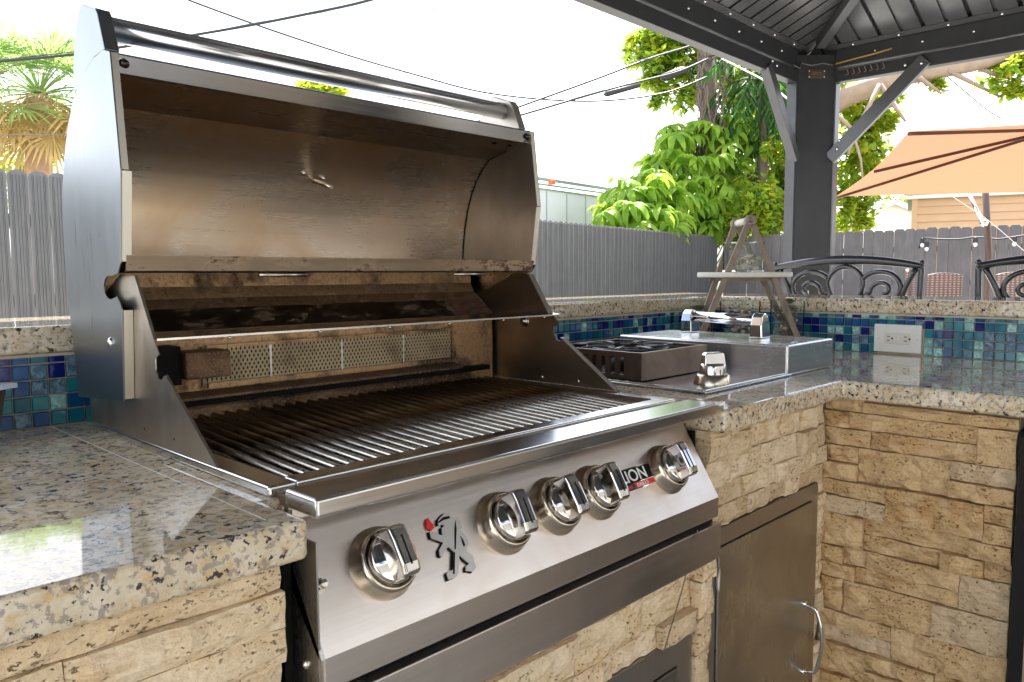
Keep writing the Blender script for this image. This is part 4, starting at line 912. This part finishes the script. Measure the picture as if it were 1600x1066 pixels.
wicker(1556, 1618, 425, 8.4, 'pale wicker chair behind the scrollwork of the right iron stool')
A = at(1306, 307, D=6.6); B = at(1420, 205, D=4.5)
ab = (A-B); abh = ab.xy.to_3d(); side = Vector((abh.y, -abh.x, 0)).normalized(); 
if side.dot(RT) < 0: side = -side
S_ = 2.9; C = A+side*S_; D_ = B+side*S_
C.z = A.z + .0; D_.z = B.z
def fixz(P, px, py, Q):      # raise far corner so that the edge Q-P passes the sight line px,py
    for _ in range(30):
        e = P-Q; best = min((abs(((Q+e*t-CAM).dot(RT)/(Q+e*t-CAM).dot(fw))*F+800-px), t) for t in [i/200 for i in range(201)])[1]
        X_ = Q+e*best; y_ = 533-(X_-CAM).dot(UP)/(X_-CAM).dot(fw)*F; P.z += (y_-py)/F*(X_-CAM).dot(fw)/max(best, .1)*.8
fixz(C, 1598, 302, A); fixz(D_, 1590, 194, B)
um = thing('umbrella', 'large tilted orange cantilever umbrella, its ribbed underside facing the kitchen', 'umbrella', at(1540, 400, D=6.6).xy.to_3d()+Vector((0, 0, G0)))
ctr = (A+B+C+D_)/4; nrm = (A-B).cross(C-A).normalized(); nrm = nrm if nrm.z > 0 else -nrm; apex = at(1652, 197, D=(ctr-CAM).dot(fw))
q = MB(); cor = [A, B, D_, C]; n = 8
for i in range(4):
    P, Q = cor[i], cor[(i+1) % 4]; g_ = []
    for a in range(n+1):
        row = []
        for b in range(n+1):
            e = P.lerp(Q, b/n); e = e + (ctr-e)*(.035*math.sin(math.pi*b/n)) ; v = apex.lerp(e, a/n) - nrm*(.010*math.sin(math.pi*a/n)*math.sin(math.pi*b/n)); row.append(v)
        g_.append(row)
    vs = [v for row in g_ for v in row]; q.smooth = True
    q.add(vs, [(a*(n+1)+b, a*(n+1)+b+1, (a+1)*(n+1)+b+1, (a+1)*(n+1)+b) for a in range(n) for b in range(n)])
q.build('canopy', 'umbrella_cloth', um, weld=False)
for P in cor + [(A+B)/2, (A+C)/2, (C+D_)/2, (B+D_)/2]:
    e = P + (ctr-P)*(.0 if P in cor else .04)
    MB().obox(apex-nrm*.025, e-nrm*.016, .014, .02, nrm).build('rib', 'umbrella_metal', um)
hubp = apex-nrm*.26
MB().lathe([(.0, 0), (.05, 0), (.05, .24), (0, .24)], hubp, nrm, 12).build('hub', 'chrome', um)
for P in cor[2:]: MB().obox(hubp, apex.lerp(P, .30)-nrm*.04, .016, .02, nrm).build('strut', 'umbrella_metal', um)
pb = at(1545, 400, D=6.6); pt_ = at(1538, 262, D=6.6)
q = MB(); q.tube([pb.xy.to_3d()+Vector((.0, 0, G0)), pb, pt_], .027, 12); q.build('pole', 'pole_brown', um)
q = MB(); q.tube([at(1513, 300, D=6.55), at(1527, 330, D=6.55), at(1537, 347, D=6.55)], .016, 8); q.build('crank_arm', 'chrome', um)
MB().ball(at(1538, 348, D=6.55), .035, 10).build('crank_joint', 'chrome', um)
MB().box(pb.x-.4, pb.x+.4, pb.y-.4, pb.y+.4, G0+.001, G0+.09).build('base', 'pole_brown', um)
# string light on the wooden fence
k = MB(); sp_ = [at(px, py, X=12.22) for px, py in ((1436, 388), (1440, 377), (1446, 372), (1470, 374), (1498, 374), (1520, 371), (1535, 371), (1560, 374), (1600, 368), (1680, 362))]
k.tube(sp_, .012, 6); sl_ = k.build('string_light', 'cable', loc=sp_[0]); WL[sl_.name] = sp_[0]
tag(sl_, 'black cable with small globe bulbs hung along the wooden fence', 'string light')
for px, py in ((1441, 380), (1448, 386), (1524, 379), (1585, 378)):
    c_ = at(px, py, X=12.20); MB().lathe([(.028, .0), (.03, .07), (0, .08)], c_, (0, 0, 1), 8).build('socket', 'cable', sl_); MB().ball(c_+Vector((0, 0, -.03)), .030, 10, (1, 1, 1.2)).build('bulb', 'bulb', sl_)

# ------------------------------------------------------------------ far buildings
def gable_house(P, ang, wd, dp, hw, hr, label, wallm, roofm, name='house', planks=False):
    t = thing(name, label, 'house' if name == 'house' else 'building', (P.x, P.y, G0)); M_ = Matrix.Rotation(ang, 3, 'Z')
    def T(x, y, z): return Vector((P.x, P.y, G0)) + M_ @ Vector((x, y, z))
    q = MB(); fr = [(-wd/2, 0), (wd/2, 0), (wd/2, hw), (0, hw+hr), (-wd/2, hw)]
    q.prism(fr, lambda u, v, tt: T(u, tt, v), 0, dp); q.build('wall', wallm, t)
    for s_ in (-1, 1):
        q = MB(); o_ = .25; k = hr/(wd/2)
        q.prism([(0, hw+hr+.12), (s_*(wd/2+o_), hw-o_*k+.12), (s_*(wd/2+o_), hw-o_*k+.02), (0, hw+hr+.02)], lambda u, v, tt: T(u, tt, v), -o_, dp+o_); q.build('roof', roofm, t)
        MB().obox(T(0, -o_-.02, hw+hr+.03), T(s_*(wd/2+o_), -o_-.02, hw-o_*k+.03), .03, .16).build('barge_board', 'white_paint', t)
    return t, T
t, T = gable_house(at(1392, 420, D=26), R_(-58), 3.1, 12, 2.75, .72, 'small white gable end with grey shingle roof beyond the wooden fence', 'house_white', 'shingle')
t2, T2 = gable_house(at(1215, 420, D=34), R_(-50), 7.5, 9, 2.4, 1.2, 'white house with pale roof, glimpsed under the tree left of the gazebo post', 'house_white', 'shingle')
# shed with lap siding
sA = at(1421, 420, D=15.5); sa = thing('shed', 'shed clad in warm orange-tan lap siding behind the wooden fence and umbrella', 'shed', (sA.x, sA.y, G0))
dirs = Vector((RT.x, RT.y, 0)).normalized(); bk = Vector((fw.x, fw.y, 0)).normalized(); bk = ray(1445, 400); bk.z = 0; bk.normalize(); dirs = Vector((bk.y, -bk.x, 0))
b0 = Vector((sA.x, sA.y, G0)); ztp = at(1421, 311, D=15.5).z-G0
q = MB(); q.obox(b0+bk*2+Vector((0, 0, ztp/2)), b0+bk*2+dirs*6+Vector((0, 0, ztp/2)), 3.96, ztp); q.build('wall', 'siding', sa)
nzp = int(ztp/.15)
for i in range(nzp):
    z = ztp-.02-(i+1)*.15
    MB().prism([(0, 0), (.035, 0), (.008, .152), (0, .152)], lambda u, v, tt: b0 - bk*(u-.018) + dirs*tt + Vector((0, 0, z+v)), .02, 5.9).build('siding_board', 'siding', sa)
MB().obox(b0-dirs*.1-bk*.08+Vector((0, 0, ztp+.03)), b0+dirs*6.1-bk*.08+Vector((0, 0, ztp+.03)), .12, .10).build('eave_board', 'white_paint', sa)
MB().obox(b0-bk*.03+Vector((0, 0, ztp/2)), b0-bk*.03+dirs*.1+Vector((0, 0, ztp/2)), .06, ztp).build('corner_board', 'siding', sa)
q = MB(); q.prism([(-.15, ztp+.085), (2.1, ztp+.55), (4.2, ztp+.085), (4.2, ztp+.05), (2.1, ztp+.5), (-.15, ztp+.05)], lambda u, v, tt: b0+bk*u+dirs*tt+Vector((0, 0, v)), -.15, 6.15); q.build('roof', 'shingle', sa)
# white box trailer behind the metal fence
tr = thing('box_trailer', 'white box trailer with ribbed roof rail and amber marker lamp behind the metal fence', 'trailer', at(845, 420, D=13).xy.to_3d()+Vector((0, 0, G0)))
q0, q1 = at(790, 270.5, D=12.6), at(975, 296, D=15.4); zt_ = (q0.z+q1.z)/2; q0.z = q1.z = zt_
dd = (q1-q0).normalized(); bb_ = Vector((-dd.y, dd.x, 0)); bb_ = bb_ if bb_.dot(fw) > 0 else -bb_
q0 = q0-dd*4
L_ = (q1-q0).length
q = MB(); q.obox(q0+bb_*1.25+Vector((0, 0, -1.25)), q1+bb_*1.25+Vector((0, 0, -1.25)), 2.5, 2.1); q.build('body', 'trailer_white', tr)
for dz, th_ in ((-.03, .06), (-.12, .035), (-.19, .02)): MB().obox(q0-bb_*.015+Vector((0, 0, dz)), q1-bb_*.015+Vector((0, 0, dz)), .03, th_).build('roof_rail', 'trailer_rail', tr)
n_ = int(L_/.6)
for i in range(n_): 
    p = q0+dd*(.3+i*.6); MB().obox(p-bb_*.004+Vector((0, 0, -.22)), p-bb_*.004+Vector((0, 0, -2.2)), .02, .008, bb_).build('side_seam', 'trailer_rail', tr)
aml = at(882, 280, D=13.3); tt = (aml-q0).dot(dd); ap = q0+dd*tt-bb_*.035; MB().box(ap.x-.06, ap.x+.06, ap.y-.06, ap.y+.02, ap.z-.10, ap.z-.03).build('marker_lamp', 'amber', tr, bevel=.01)
for s_ in (.25, .75): 
    for k_ in (0, 1): MB().lathe([(0, -.1), (.36, -.1), (.36, .1), (0, .1)], q0+dd*L_*s_+bb_*(.2+2.1*k_)+Vector((0, 0, 0))-Vector((0, 0, q0.z-G0-.36)), bb_, 20).build('wheel', 'black', tr)
# the house behind the photographer, which the steel mirrors
hs = thing('patio_house', 'cream stucco house facing the outdoor kitchen, behind the photographer', 'house', (0, -5, G0))
MB().box(-9, 11, -6.2, -5.0, G0, G0+3.0).build('wall', 'stucco', hs)
MB().box(-9.4, 11.4, -6.6, -4.55, G0+3.001, G0+3.16).build('roof', 'white_paint', hs)
for x0, x1, z0, z1 in ((-4.5, -2.1, .02, 2.1), (1.2, 2.6, .9, 2.1), (5, 6.6, .9, 2.1)):
    f = MB(); f.box(x0-.06, x1+.06, -4.999, -4.95, G0+z0-.0, G0+z1+.06); f = f.build('window', 'white_paint', hs); MB().box(x0, x1, -4.9499, -4.94, G0+z0+.05, G0+z1).build('pane', 'window_glass', f)
    MB().box((x0+x1)/2-.03, (x0+x1)/2+.03, -4.9399, -4.93, G0+z0+.05, G0+z1).build('mullion', 'white_paint', f)

# ------------------------------------------------------------------ plants
def leafquad(b, c, d, u, l, wd_, fold=.25):
    s_ = d.cross(u).normalized(); b.add([c, c+d*l*.45+s_*wd_/2+u*l*.03, c+d*l, c+d*l*.45-s_*wd_/2+u*l*.03], [(0, 1, 2), (0, 2, 3)])
def rv(r=random): 
    while True:
        v = Vector((r.uniform(-1, 1), r.uniform(-1, 1), r.uniform(-1, 1)))
        if .05 < v.length < 1: return v
# schefflera: big drooping compound leaves
def compound(n, l, droop, seed):
    r = random.Random(seed); b = MB(); b.smooth = False
    b.tube([(0, 0, -.0), (0, 0, .012)], .012, 5)
    for k in range(n):
        a = 2*math.pi*k/n+r.uniform(-.12, .12); dr = droop*r.uniform(.8, 1.2); ll = l*r.uniform(.8, 1.1); wd_ = ll*.27
        h = Vector((math.cos(a), math.sin(a), 0)); s_ = Vector((-h.y, h.x, 0)); rows = []
        for i in range(6):
            t_ = i/5; ang = .25 - dr*t_; 
            x = 0; z = 0
            for j in range(i): aa = .25-dr*(j/5+.1); x += math.cos(aa)*ll/5; z += math.sin(aa)*ll/5
            wq = wd_*(.16, .75, 1, .92, .6, .04)[i]/2
            c_ = h*x+Vector((0, 0, z)); up_ = Vector((0, 0, 1))
            rows += [c_+s_*wq+up_*wq*.28, c_-up_*0, c_-s_*wq+up_*wq*.28]
        o = [(i*3+j, i*3+j+1, (i+1)*3+j+1, (i+1)*3+j) for i in range(5) for j in range(2)]
        b.smooth = True; b.add(rows, o)
    return mesh_only(b, 'leaf', ['leaf_umbrella'])
CM = [compound(9, .50, 1.9, 1), compound(10, .56, 2.3, 2), compound(8, .48, 1.5, 3), compound(7, .40, 2.1, 4)]
bp = at(1085, 420, D=14.6); bu = thing('umbrella_tree', 'lush schefflera with big drooping lime-green leaves rising above the metal fence', 'shrub', (bp.x, bp.y+.2, G0))
rr = random.Random(5); stems = MB(); bo_ = Vector((bp.x, bp.y+.2, G0)); cnt = 0
fhl = []
for (cpx, cpy, rad, dd_, n_) in ((1080, 262, .85, 14.6, 52), (1000, 315, .66, 13.3, 40), (1125, 225, .60, 14.8, 28), (1075, 330, .85, 14.4, 46), (1150, 315, .66, 15.2, 30), (1050, 225, .25, 14.4, 7), (972, 345, .36, 12.6, 16), (1020, 355, .45, 13, 22), (1090, 358, .45, 14.4, 20)):
    c_ = at(cpx, cpy, D=dd_)
    for k in range(n_):
        v = rv(rr); v.z = abs(v.z)*.9-.12 if rr.random() < .8 else v.z; v.normalize(); p = c_+v*rad*rr.uniform(.62, 1.05)
        yf = 4.53+(p.x+2.2)*(1.99/14.62)
        if p.y < yf+.1 and p.z < .75: p.z = .80+rr.random()*.2
        if p.y < yf-.05 and p.z < 1.2: p.y = yf+.2
        rot = Vector((v.x, v.y, 1.6)).to_track_quat('Z', 'Y').to_euler(); s_ = rr.uniform(.7, 1.08)
        o = inst(CM[rr.randrange(4)], 'leaf', bu, p, (rot.x, rot.y, rr.uniform(0, 6)), (s_, s_, s_)); cnt += 1
        if k % 3 == 0: stems.tube([bo_+Vector((rr.uniform(-.15, .15), rr.uniform(-.1, .1), .3)), bo_.lerp(p, .6)+Vector((0, 0, .3)), p], [.018, .012, .006], 5)
stems.build('stems', 'stem_green', bu, kind='stuff')
# broadleaf trees: limbs + leaf clumps
def crown(parent, name, blobs, mats, n, size, seed, wts=None, flat=.6):
    r = random.Random(seed); b = MB()
    tot = sum(x[1]**2 for x in blobs)
    for (c_, rad) in blobs:
        m_ = int(n*rad**2/tot); clumps = [c_+rv(r).normalized()*rad*r.uniform(.25, 1) for _ in range(max(3, m_//26))]
        for k in range(m_):
            cl = r.choice(clumps); p = cl+rv(r)*rad*.26; d = rv(r).normalized(); d.z = d.z*flat-.25; d.normalize(); u = (Vector((0, 0, 1))+rv(r)*.7).normalized()
            b.cur = r.choices(range(len(mats)), wts or [1]*len(mats))[0]; l = size*r.uniform(.6, 1.25); leafquad(b, p, d, u, l, l*.5)
    return b.build(name, mats, parent)
ptr = at(1243, 400, D=14.40); tree = thing('shade_tree', 'spreading tree with a pale trunk and limb behind the gazebo post', 'tree', (ptr.x, ptr.y, G0))
q = MB(); q.tube([(ptr.x, ptr.y, G0), tuple(at(1243, 300, D=14.40)), tuple(at(1255, 200, D=14.10)), tuple(at(1290, 165, D=13.50))], [.21, .17, .17, .19], 12); q.build('trunk', 'bark_pale', tree)
q = MB(); q.tube([tuple(at(a, b, D=13.50-(a-1290)*.002)) for a, b in ((1285, 170), (1330, 148), (1375, 132), (1430, 118), (1480, 110), (1520, 103), (1555, 95), (1600, 82), (1680, 70))], [.19, .185, .16, .13, .11, .10, .08, .06, .03], 10); q.build('limb', 'bark_pale', tree)
q = MB()
for pts in (((1430, 118), (1452, 132), (1470, 146), (1490, 138)), ((1375, 132), (1400, 170), (1415, 190)), ((1520, 103), (1560, 118), (1600, 128)), ((1480, 110), (1520, 130), (1560, 150)), ((1430, 118), (1440, 100), (1460, 85)), ((1290, 165), (1330, 200), (1345, 250), (1350, 300)), ((1375, 132), (1350, 180), (1325, 240))):
    q.tube([tuple(at(a, b, D=13.05)) for a, b in pts], [.045, .032, .02, .01][:len(pts)], 6)
q.build('branches', 'bark_pale', tree, kind='stuff')
bl = [(at(x, y, D=d), r) for x, y, d, r in ((1320, 150, 13.80, 0.52), (1340, 210, 14.40, 0.63), (1350, 270, 14.70, 0.63), (1325, 320, 14.70, 0.54), (1355, 165, 14.10, 0.45), (1385, 170, 13.80, 0.30), (1440, 105, 13.50, 0.33), (1470, 125, 13.20, 0.21), (1540, 105, 13.20, 0.24), (1580, 120, 12.90, 0.30), (1595, 95, 12.90, 0.30), (1560, 140, 12.90, 0.12), (1375, 235, 14.40, 0.24), (1340, 345, 15.00, 0.33), (1600, 140, 12.90, 0.18), (1385, 195, 13.80, 0.18))]
crown(tree, 'crown', bl, ['leaf_tree', 'leaf_yellow', 'leaf_umbrella'], 8000, .16, 3, (5, 2, 2))
pt2 = at(1190, 420, D=15.18); tree2 = thing('shade_tree', 'dense bright green tree hanging between the gazebo brace and the fence corner', 'tree', (pt2.x, pt2.y, G0))
q = MB(); q.tube([(pt2.x, pt2.y, G0), tuple(at(1185, 300, D=15.18)), tuple(at(1200, 180, D=15.18)), tuple(at(1150, 80, D=15.18))], [.16, .13, .09, .05], 10); q.build('trunk', 'bark', tree2)
q = MB()
for pts in (((1200, 180), (1160, 140), (1100, 100), (1040, 70)), ((1200, 180), (1230, 140), (1250, 90)), ((1185, 300), (1160, 260), (1140, 230)), ((1150, 80), (1090, 60), (1020, 60))): q.tube([tuple(at(a, b, D=15.18)) for a, b in pts], [.05, .035, .02, .01][:len(pts)], 6)
q.build('branches', 'bark', tree2, kind='stuff')
bl = [(at(x, y, D=d), r) for x, y, d, r in ((1010, 75, 15.18, 0.52), (1045, 95, 15.18, 0.62), (1060, 55, 15.18, 0.69), (1015, 120, 15.18, 0.30), (1070, 125, 15.18, 0.58), (1110, 95, 15.46, 0.55), (1030, 148, 15.18, 0.22), (1150, 130, 15.87, 0.69), (1200, 120, 15.87, 0.69), (1230, 170, 15.87, 0.62), (1215, 260, 15.87, 0.69), (1195, 320, 15.87, 0.69), (1230, 345, 16.56, 0.55), (1170, 200, 16.56, 0.55), (1170, 350, 16.56, 0.55), (985, 65, 15.18, 0.19), (1190, 210, 15.87, 0.55), (1230, 300, 15.87, 0.55))]
bl += [(at(x, y, D=13.9), r_) for x, y, r_ in ((1178, 300, .5), (1190, 345, .45), (1150, 350, .4), (1215, 330, .45), (1225, 230, .4))]
crown(tree2, 'crown', bl, ['leaf_tree', 'leaf_umbrella', 'leaf_yellow', 'leaf_dark'], 19000, .17, 8, (5, 3, 2, 1.2))
# a far tree right of the white gable, and one peeking over the hood
for (x, y, d, r, lab, sd_) in ((1408, 322, 30, .65, 'small sunlit tree between the white gable and the shed', 21), (1322, 345, 28, .5, 'bush right of the gazebo post over the wooden fence', 22), (497, 135, 14, .38, 'leafy treetop peeking above the hood of the grill', 23), (15, 258, 20, .9, 'low yellow-green bush under the palm at the left edge', 24)):
    c_ = at(x, y, D=d); t = thing('small_tree', lab, 'tree', (c_.x, c_.y, G0)); q = MB(); q.tube([(c_.x, c_.y, G0), tuple(c_)], [.12, .05], 8); q.build('trunk', 'bark', t)
    crown(t, 'crown', [(c_, r), (c_+Vector((r*.7, -r*.3, -r*.3)), r*.8), (c_+Vector((-r*.7, .1, -r*.5)), r*.8), (c_+Vector((0, 0, -r)), r)], ['leaf_tree', 'leaf_yellow'], 1500, .05*d**.5, sd_, (3, 1))
# feather palm behind the schefflera
def palm(name, label, P, top, nf, L0, mats, seed, fan=False, trunk='palm_trunk', tr_r=.16, only=None):
    r = random.Random(seed); t = thing(name, label, 'palm tree', (P.x, P.y, G0)); top = Vector(top)
    q = MB(); q.tube([(P.x, P.y, G0)] + [tuple(Vector((P.x, P.y, G0)).lerp(top, k/10)+Vector((random.uniform(-.02, .02), 0, 0))) for k in range(1, 11)], [tr_r*(1+.12*(k % 2)) for k in range(11)], 12); q.build('trunk', trunk, t)
    for k in range(nf):
        az = k*2.39996+r.uniform(-.2, .2); el = R_(84-(150 if not fan else 128)*(k/nf)**.85) + r.uniform(-.1, .1); b = MB(); l = L0*r.uniform(.8, 1.1)
        dry = k/nf > .70; b.cur = 1 if dry else 0
        h = Vector((math.cos(az), math.sin(az), 0)); pts = []; p = Vector(top); e = el
        n_ = 10 if not fan else 5; st_ = l/n_ if not fan else l*.58/n_
        for i in range(n_+1):
            pts.append(Vector(p)); d = h*math.cos(e)+Vector((0, 0, math.sin(e))); p = p+d*st_; e -= (.17 if not fan else .1)
        s_ = Vector((-h.y, h.x, 0))
        b.tube(pts, [.018*(1-.7*i/n_) for i in range(n_+1)], 4)
        if not fan:
            for i in range(2, n_*2):
                f_ = i/(n_*2); j = min(n_-1, int(f_*n_)); c_ = pts[j].lerp(pts[j+1], f_*n_-j); dd_ = (pts[j+1]-pts[j]).normalized()
                for sg in (-1, 1):
                    if r.random() < .2: continue
                    ll = l*.30*math.sin(math.pi*(.12+.85*f_))*r.uniform(.7, 1.2); d = (s_*sg*r.uniform(.5, 1)+dd_*r.uniform(.4, .9)+Vector((0, 0, -.9))+rv(r)*.25).normalized(); leafquad(b, c_, d, Vector((r.uniform(-.5, .5), r.uniform(-.5, .5), 1)), ll, .055)
        else:
            c_ = pts[-1]; dd_ = (pts[-1]-pts[-2]).normalized(); up_ = s_.cross(dd_)
            for i in range(26):
                a = R_(-115+230*i/25); d = (dd_*math.cos(a)+s_*math.sin(a)+up_*r.uniform(-.1, .1)).normalized(); ll = l*.50*r.uniform(.75, 1.1)
                if r.random() < .22 and k/nf > .4: b.cur = 1
                else: b.cur = 1 if dry else 0
                m_ = c_+d*ll*.55; w_ = s_.cross(d).normalized() if False else d.cross(up_).normalized()*.024
                tip = m_ + (d+Vector((0, 0, -.12-.35*r.random()-(.5 if dry else 0)))).normalized()*ll*.5
                b.add([c_, m_+w_, tip, m_-w_], [(0, 1, 3), (1, 2, 3)])
        b.build('frond', mats, t)
    return t, r
pp = at(45, 300, D=13); tp = at(62, 150, D=13)
t, r = palm('fan_palm', 'shaggy fan palm with green and dry yellow fronds above the fence at left', pp, tp, 62, 1.55, ['frond_green', 'frond_dry'], 4, True, tr_r=.19)
q = MB()
for k in range(170):
    a = r.uniform(0, 6.28); c_ = tp+Vector((math.cos(a)*.25, math.sin(a)*.25, r.uniform(-.65, .05))); d = Vector((math.cos(a)*.6, math.sin(a)*.6, -1)).normalized(); q.cur = r.random() < .8; leafquad(q, c_, d, Vector((math.cos(a), math.sin(a), 0)), r.uniform(.35, .8), .03)
q.build('dead_skirt', ['frond_green', 'frond_dry'], t, kind='stuff')
pp = at(1190, 420, D=14.4)
palm('feather_palm', 'dark feathery palm drooping between the vine-covered pole and gazebo brace', pp, at(1192, 120, D=14.4), 30, 1.9, ['leaf_dark', 'leaf_dark'], 9, False, 'bark', .07)

# ------------------------------------------------------------------ utility pole and cables
pp = at(1107, 420, D=14.9); up = thing('utility_pole', 'utility pole smothered in dry grey vine stems, carrying the black cables', 'utility pole', (pp.x, pp.y, G0))
top = at(1107, 40, D=14.9); top.z += .5
MB().tube([(pp.x, pp.y, G0), tuple(top)], [.17, .15], 12).build('pole', 'bark', up)
rr = random.Random(3); q = MB()
for k in range(150):
    a = rr.uniform(0, 6.28); z = rr.uniform(1.55, top.z); pts = []
    for i in range(7):
        a += rr.uniform(-.25, .25); z -= rr.uniform(.07, .18); R0 = .20+rr.uniform(-.01, .07)+.03*(z > 2.2); pts.append((pp.x+R0*math.cos(a), pp.y+R0*math.sin(a), z))
    q.tube(pts, .012, 4, False)
q.build('vines', 'vine', up, kind='stuff')
def cable(label, pts, r, D, mat='cable', ext=True, grp=None):
    n = len(pts); P = [at(x, y, D=D if not isinstance(D, tuple) else D[0]+(D[1]-D[0])*i/(n-1)) for i, (x, y) in enumerate(pts)]
    # smooth with Catmull-Rom
    Q = []
    for i in range(n-1):
        a, b, c_, d = P[max(i-1, 0)], P[i], P[i+1], P[min(i+2, n-1)]
        for k in range(6):
            t = k/6; Q.append(.5*((2*b)+(-a+c_)*t+(2*a-5*b+4*c_-d)*t*t+(-a+3*b-3*c_+d)*t**3))
    Q.append(P[-1]); q = MB(); q.tube(Q, r, 6)
    return tag(q.build('cable', mat, loc=Q[0]), label, 'cable', grp)
cable('thick black cable crossing the palm and passing behind the hood handle', [(-60, 101), (0, 96), (130, 83), (320, 52), (400, 38), (480, 22), (560, 5), (640, -18)], .016, 9)
cable('second thin black cable twisted beside the thick one above the hood', [(-60, 99), (0, 94), (200, 71), (320, 51), (410, 34), (500, 20), (570, 2), (640, -16)], .006, 9.02)
cable('long thin black cable falling from top left across the sky to the pole', [(240, -25), (295, 0), (410, 42), (540, 85), (640, 114), (750, 143), (860, 156), (950, 157), (1040, 145), (1105, 120)], .015, (10, 13.6))
cable('black cable rising to the pole above the trailer, upper one of the pair', [(560, 240), (700, 202), (760, 185), (830, 160), (930, 124), (1017, 91), (1075, 73), (1105, 60)], .017, (9, 13.4))
cable('black cable rising to the pole with the long splice sleeve on it', [(560, 250), (700, 210), (760, 195), (830, 175), (940, 143), (1010, 125), (1060, 112), (1106, 92)], .018, (9, 13.4))
a, b = at(948, 147, D=12.1), at(997, 133, D=12.4); q = MB(); q.tube([a.lerp(b, -.08), a, b, b.lerp(a, -.08)], [.015, .045, .045, .015], 10); tag(q.build('splice_sleeve', 'cable', loc=a), 'black cylindrical splice closure hanging on the lower cable', 'splice closure')
a, b = at(1038, 121, D=13), at(1066, 111, D=13.1); q = MB(); q.tube([a.lerp(b, -.2), a, b, b.lerp(a, -.3)], [.02, .07, .075, .03], 10); tag(q.build('junction', 'cable', loc=a), 'black cable junction box among the leaves beside the pole', 'cable junction')
q = MB(); q.tube([tuple(at(x, y, D=13.2)) for x, y in ((1060, 112), (1068, 98), (1085, 96), (1078, 120), (1085, 134), (1100, 140))], .009, 6); tag(q.build('cable_loop', 'cable', loc=at(1070, 110, D=13.2)), 'slack loop of black cable against the vine-covered pole', 'cable loop')
for lab, pts in (('faint grey wire, topmost at the upper middle of the sky', [(590, 49), (640, 30), (710, 0), (740, -14)]), ('faint grey wire just above the longest black cable', [(610, 105), (648, 92), (760, 44), (890, 0)]), ('faint grey wire meeting the long black cable over the hood', [(600, 128), (640, 111), (760, 60), (890, 2), (940, -20)]), ('beaded grey wire rising to the gazebo beam', [(600, 160), (690, 124), (800, 72), (900, 35), (960, 10)]), ('faint grey wire sloping gently towards the tree', [(700, 160), (744, 149), (830, 131), (960, 103), (1020, 90)])):
    cable(lab, pts, .0055, 12, 'cable_grey')
cable('pale wire crossing in front of the fan palm', [(-30, 212), (0, 211), (60, 211), (110, 210), (150, 210)], .006, 10, 'cable_grey')
cable('white service line running from the pole behind the gazebo brace', [(1128, 92), (1160, 108), (1200, 130), (1247, 168), (1300, 200)], .012, (13.2, 10), 'white_paint')
cable('thin dark twig-like wire above the umbrella', [(1480, 120), (1510, 145), (1540, 170), (1565, 186)], .006, 9, 'cable')
cable('white guy line crossing in front of the shed and fence', [(1455, 285), (1500, 315), (1545, 345), (1600, 392), (1640, 425)], .0025, 6.4, 'white_paint')
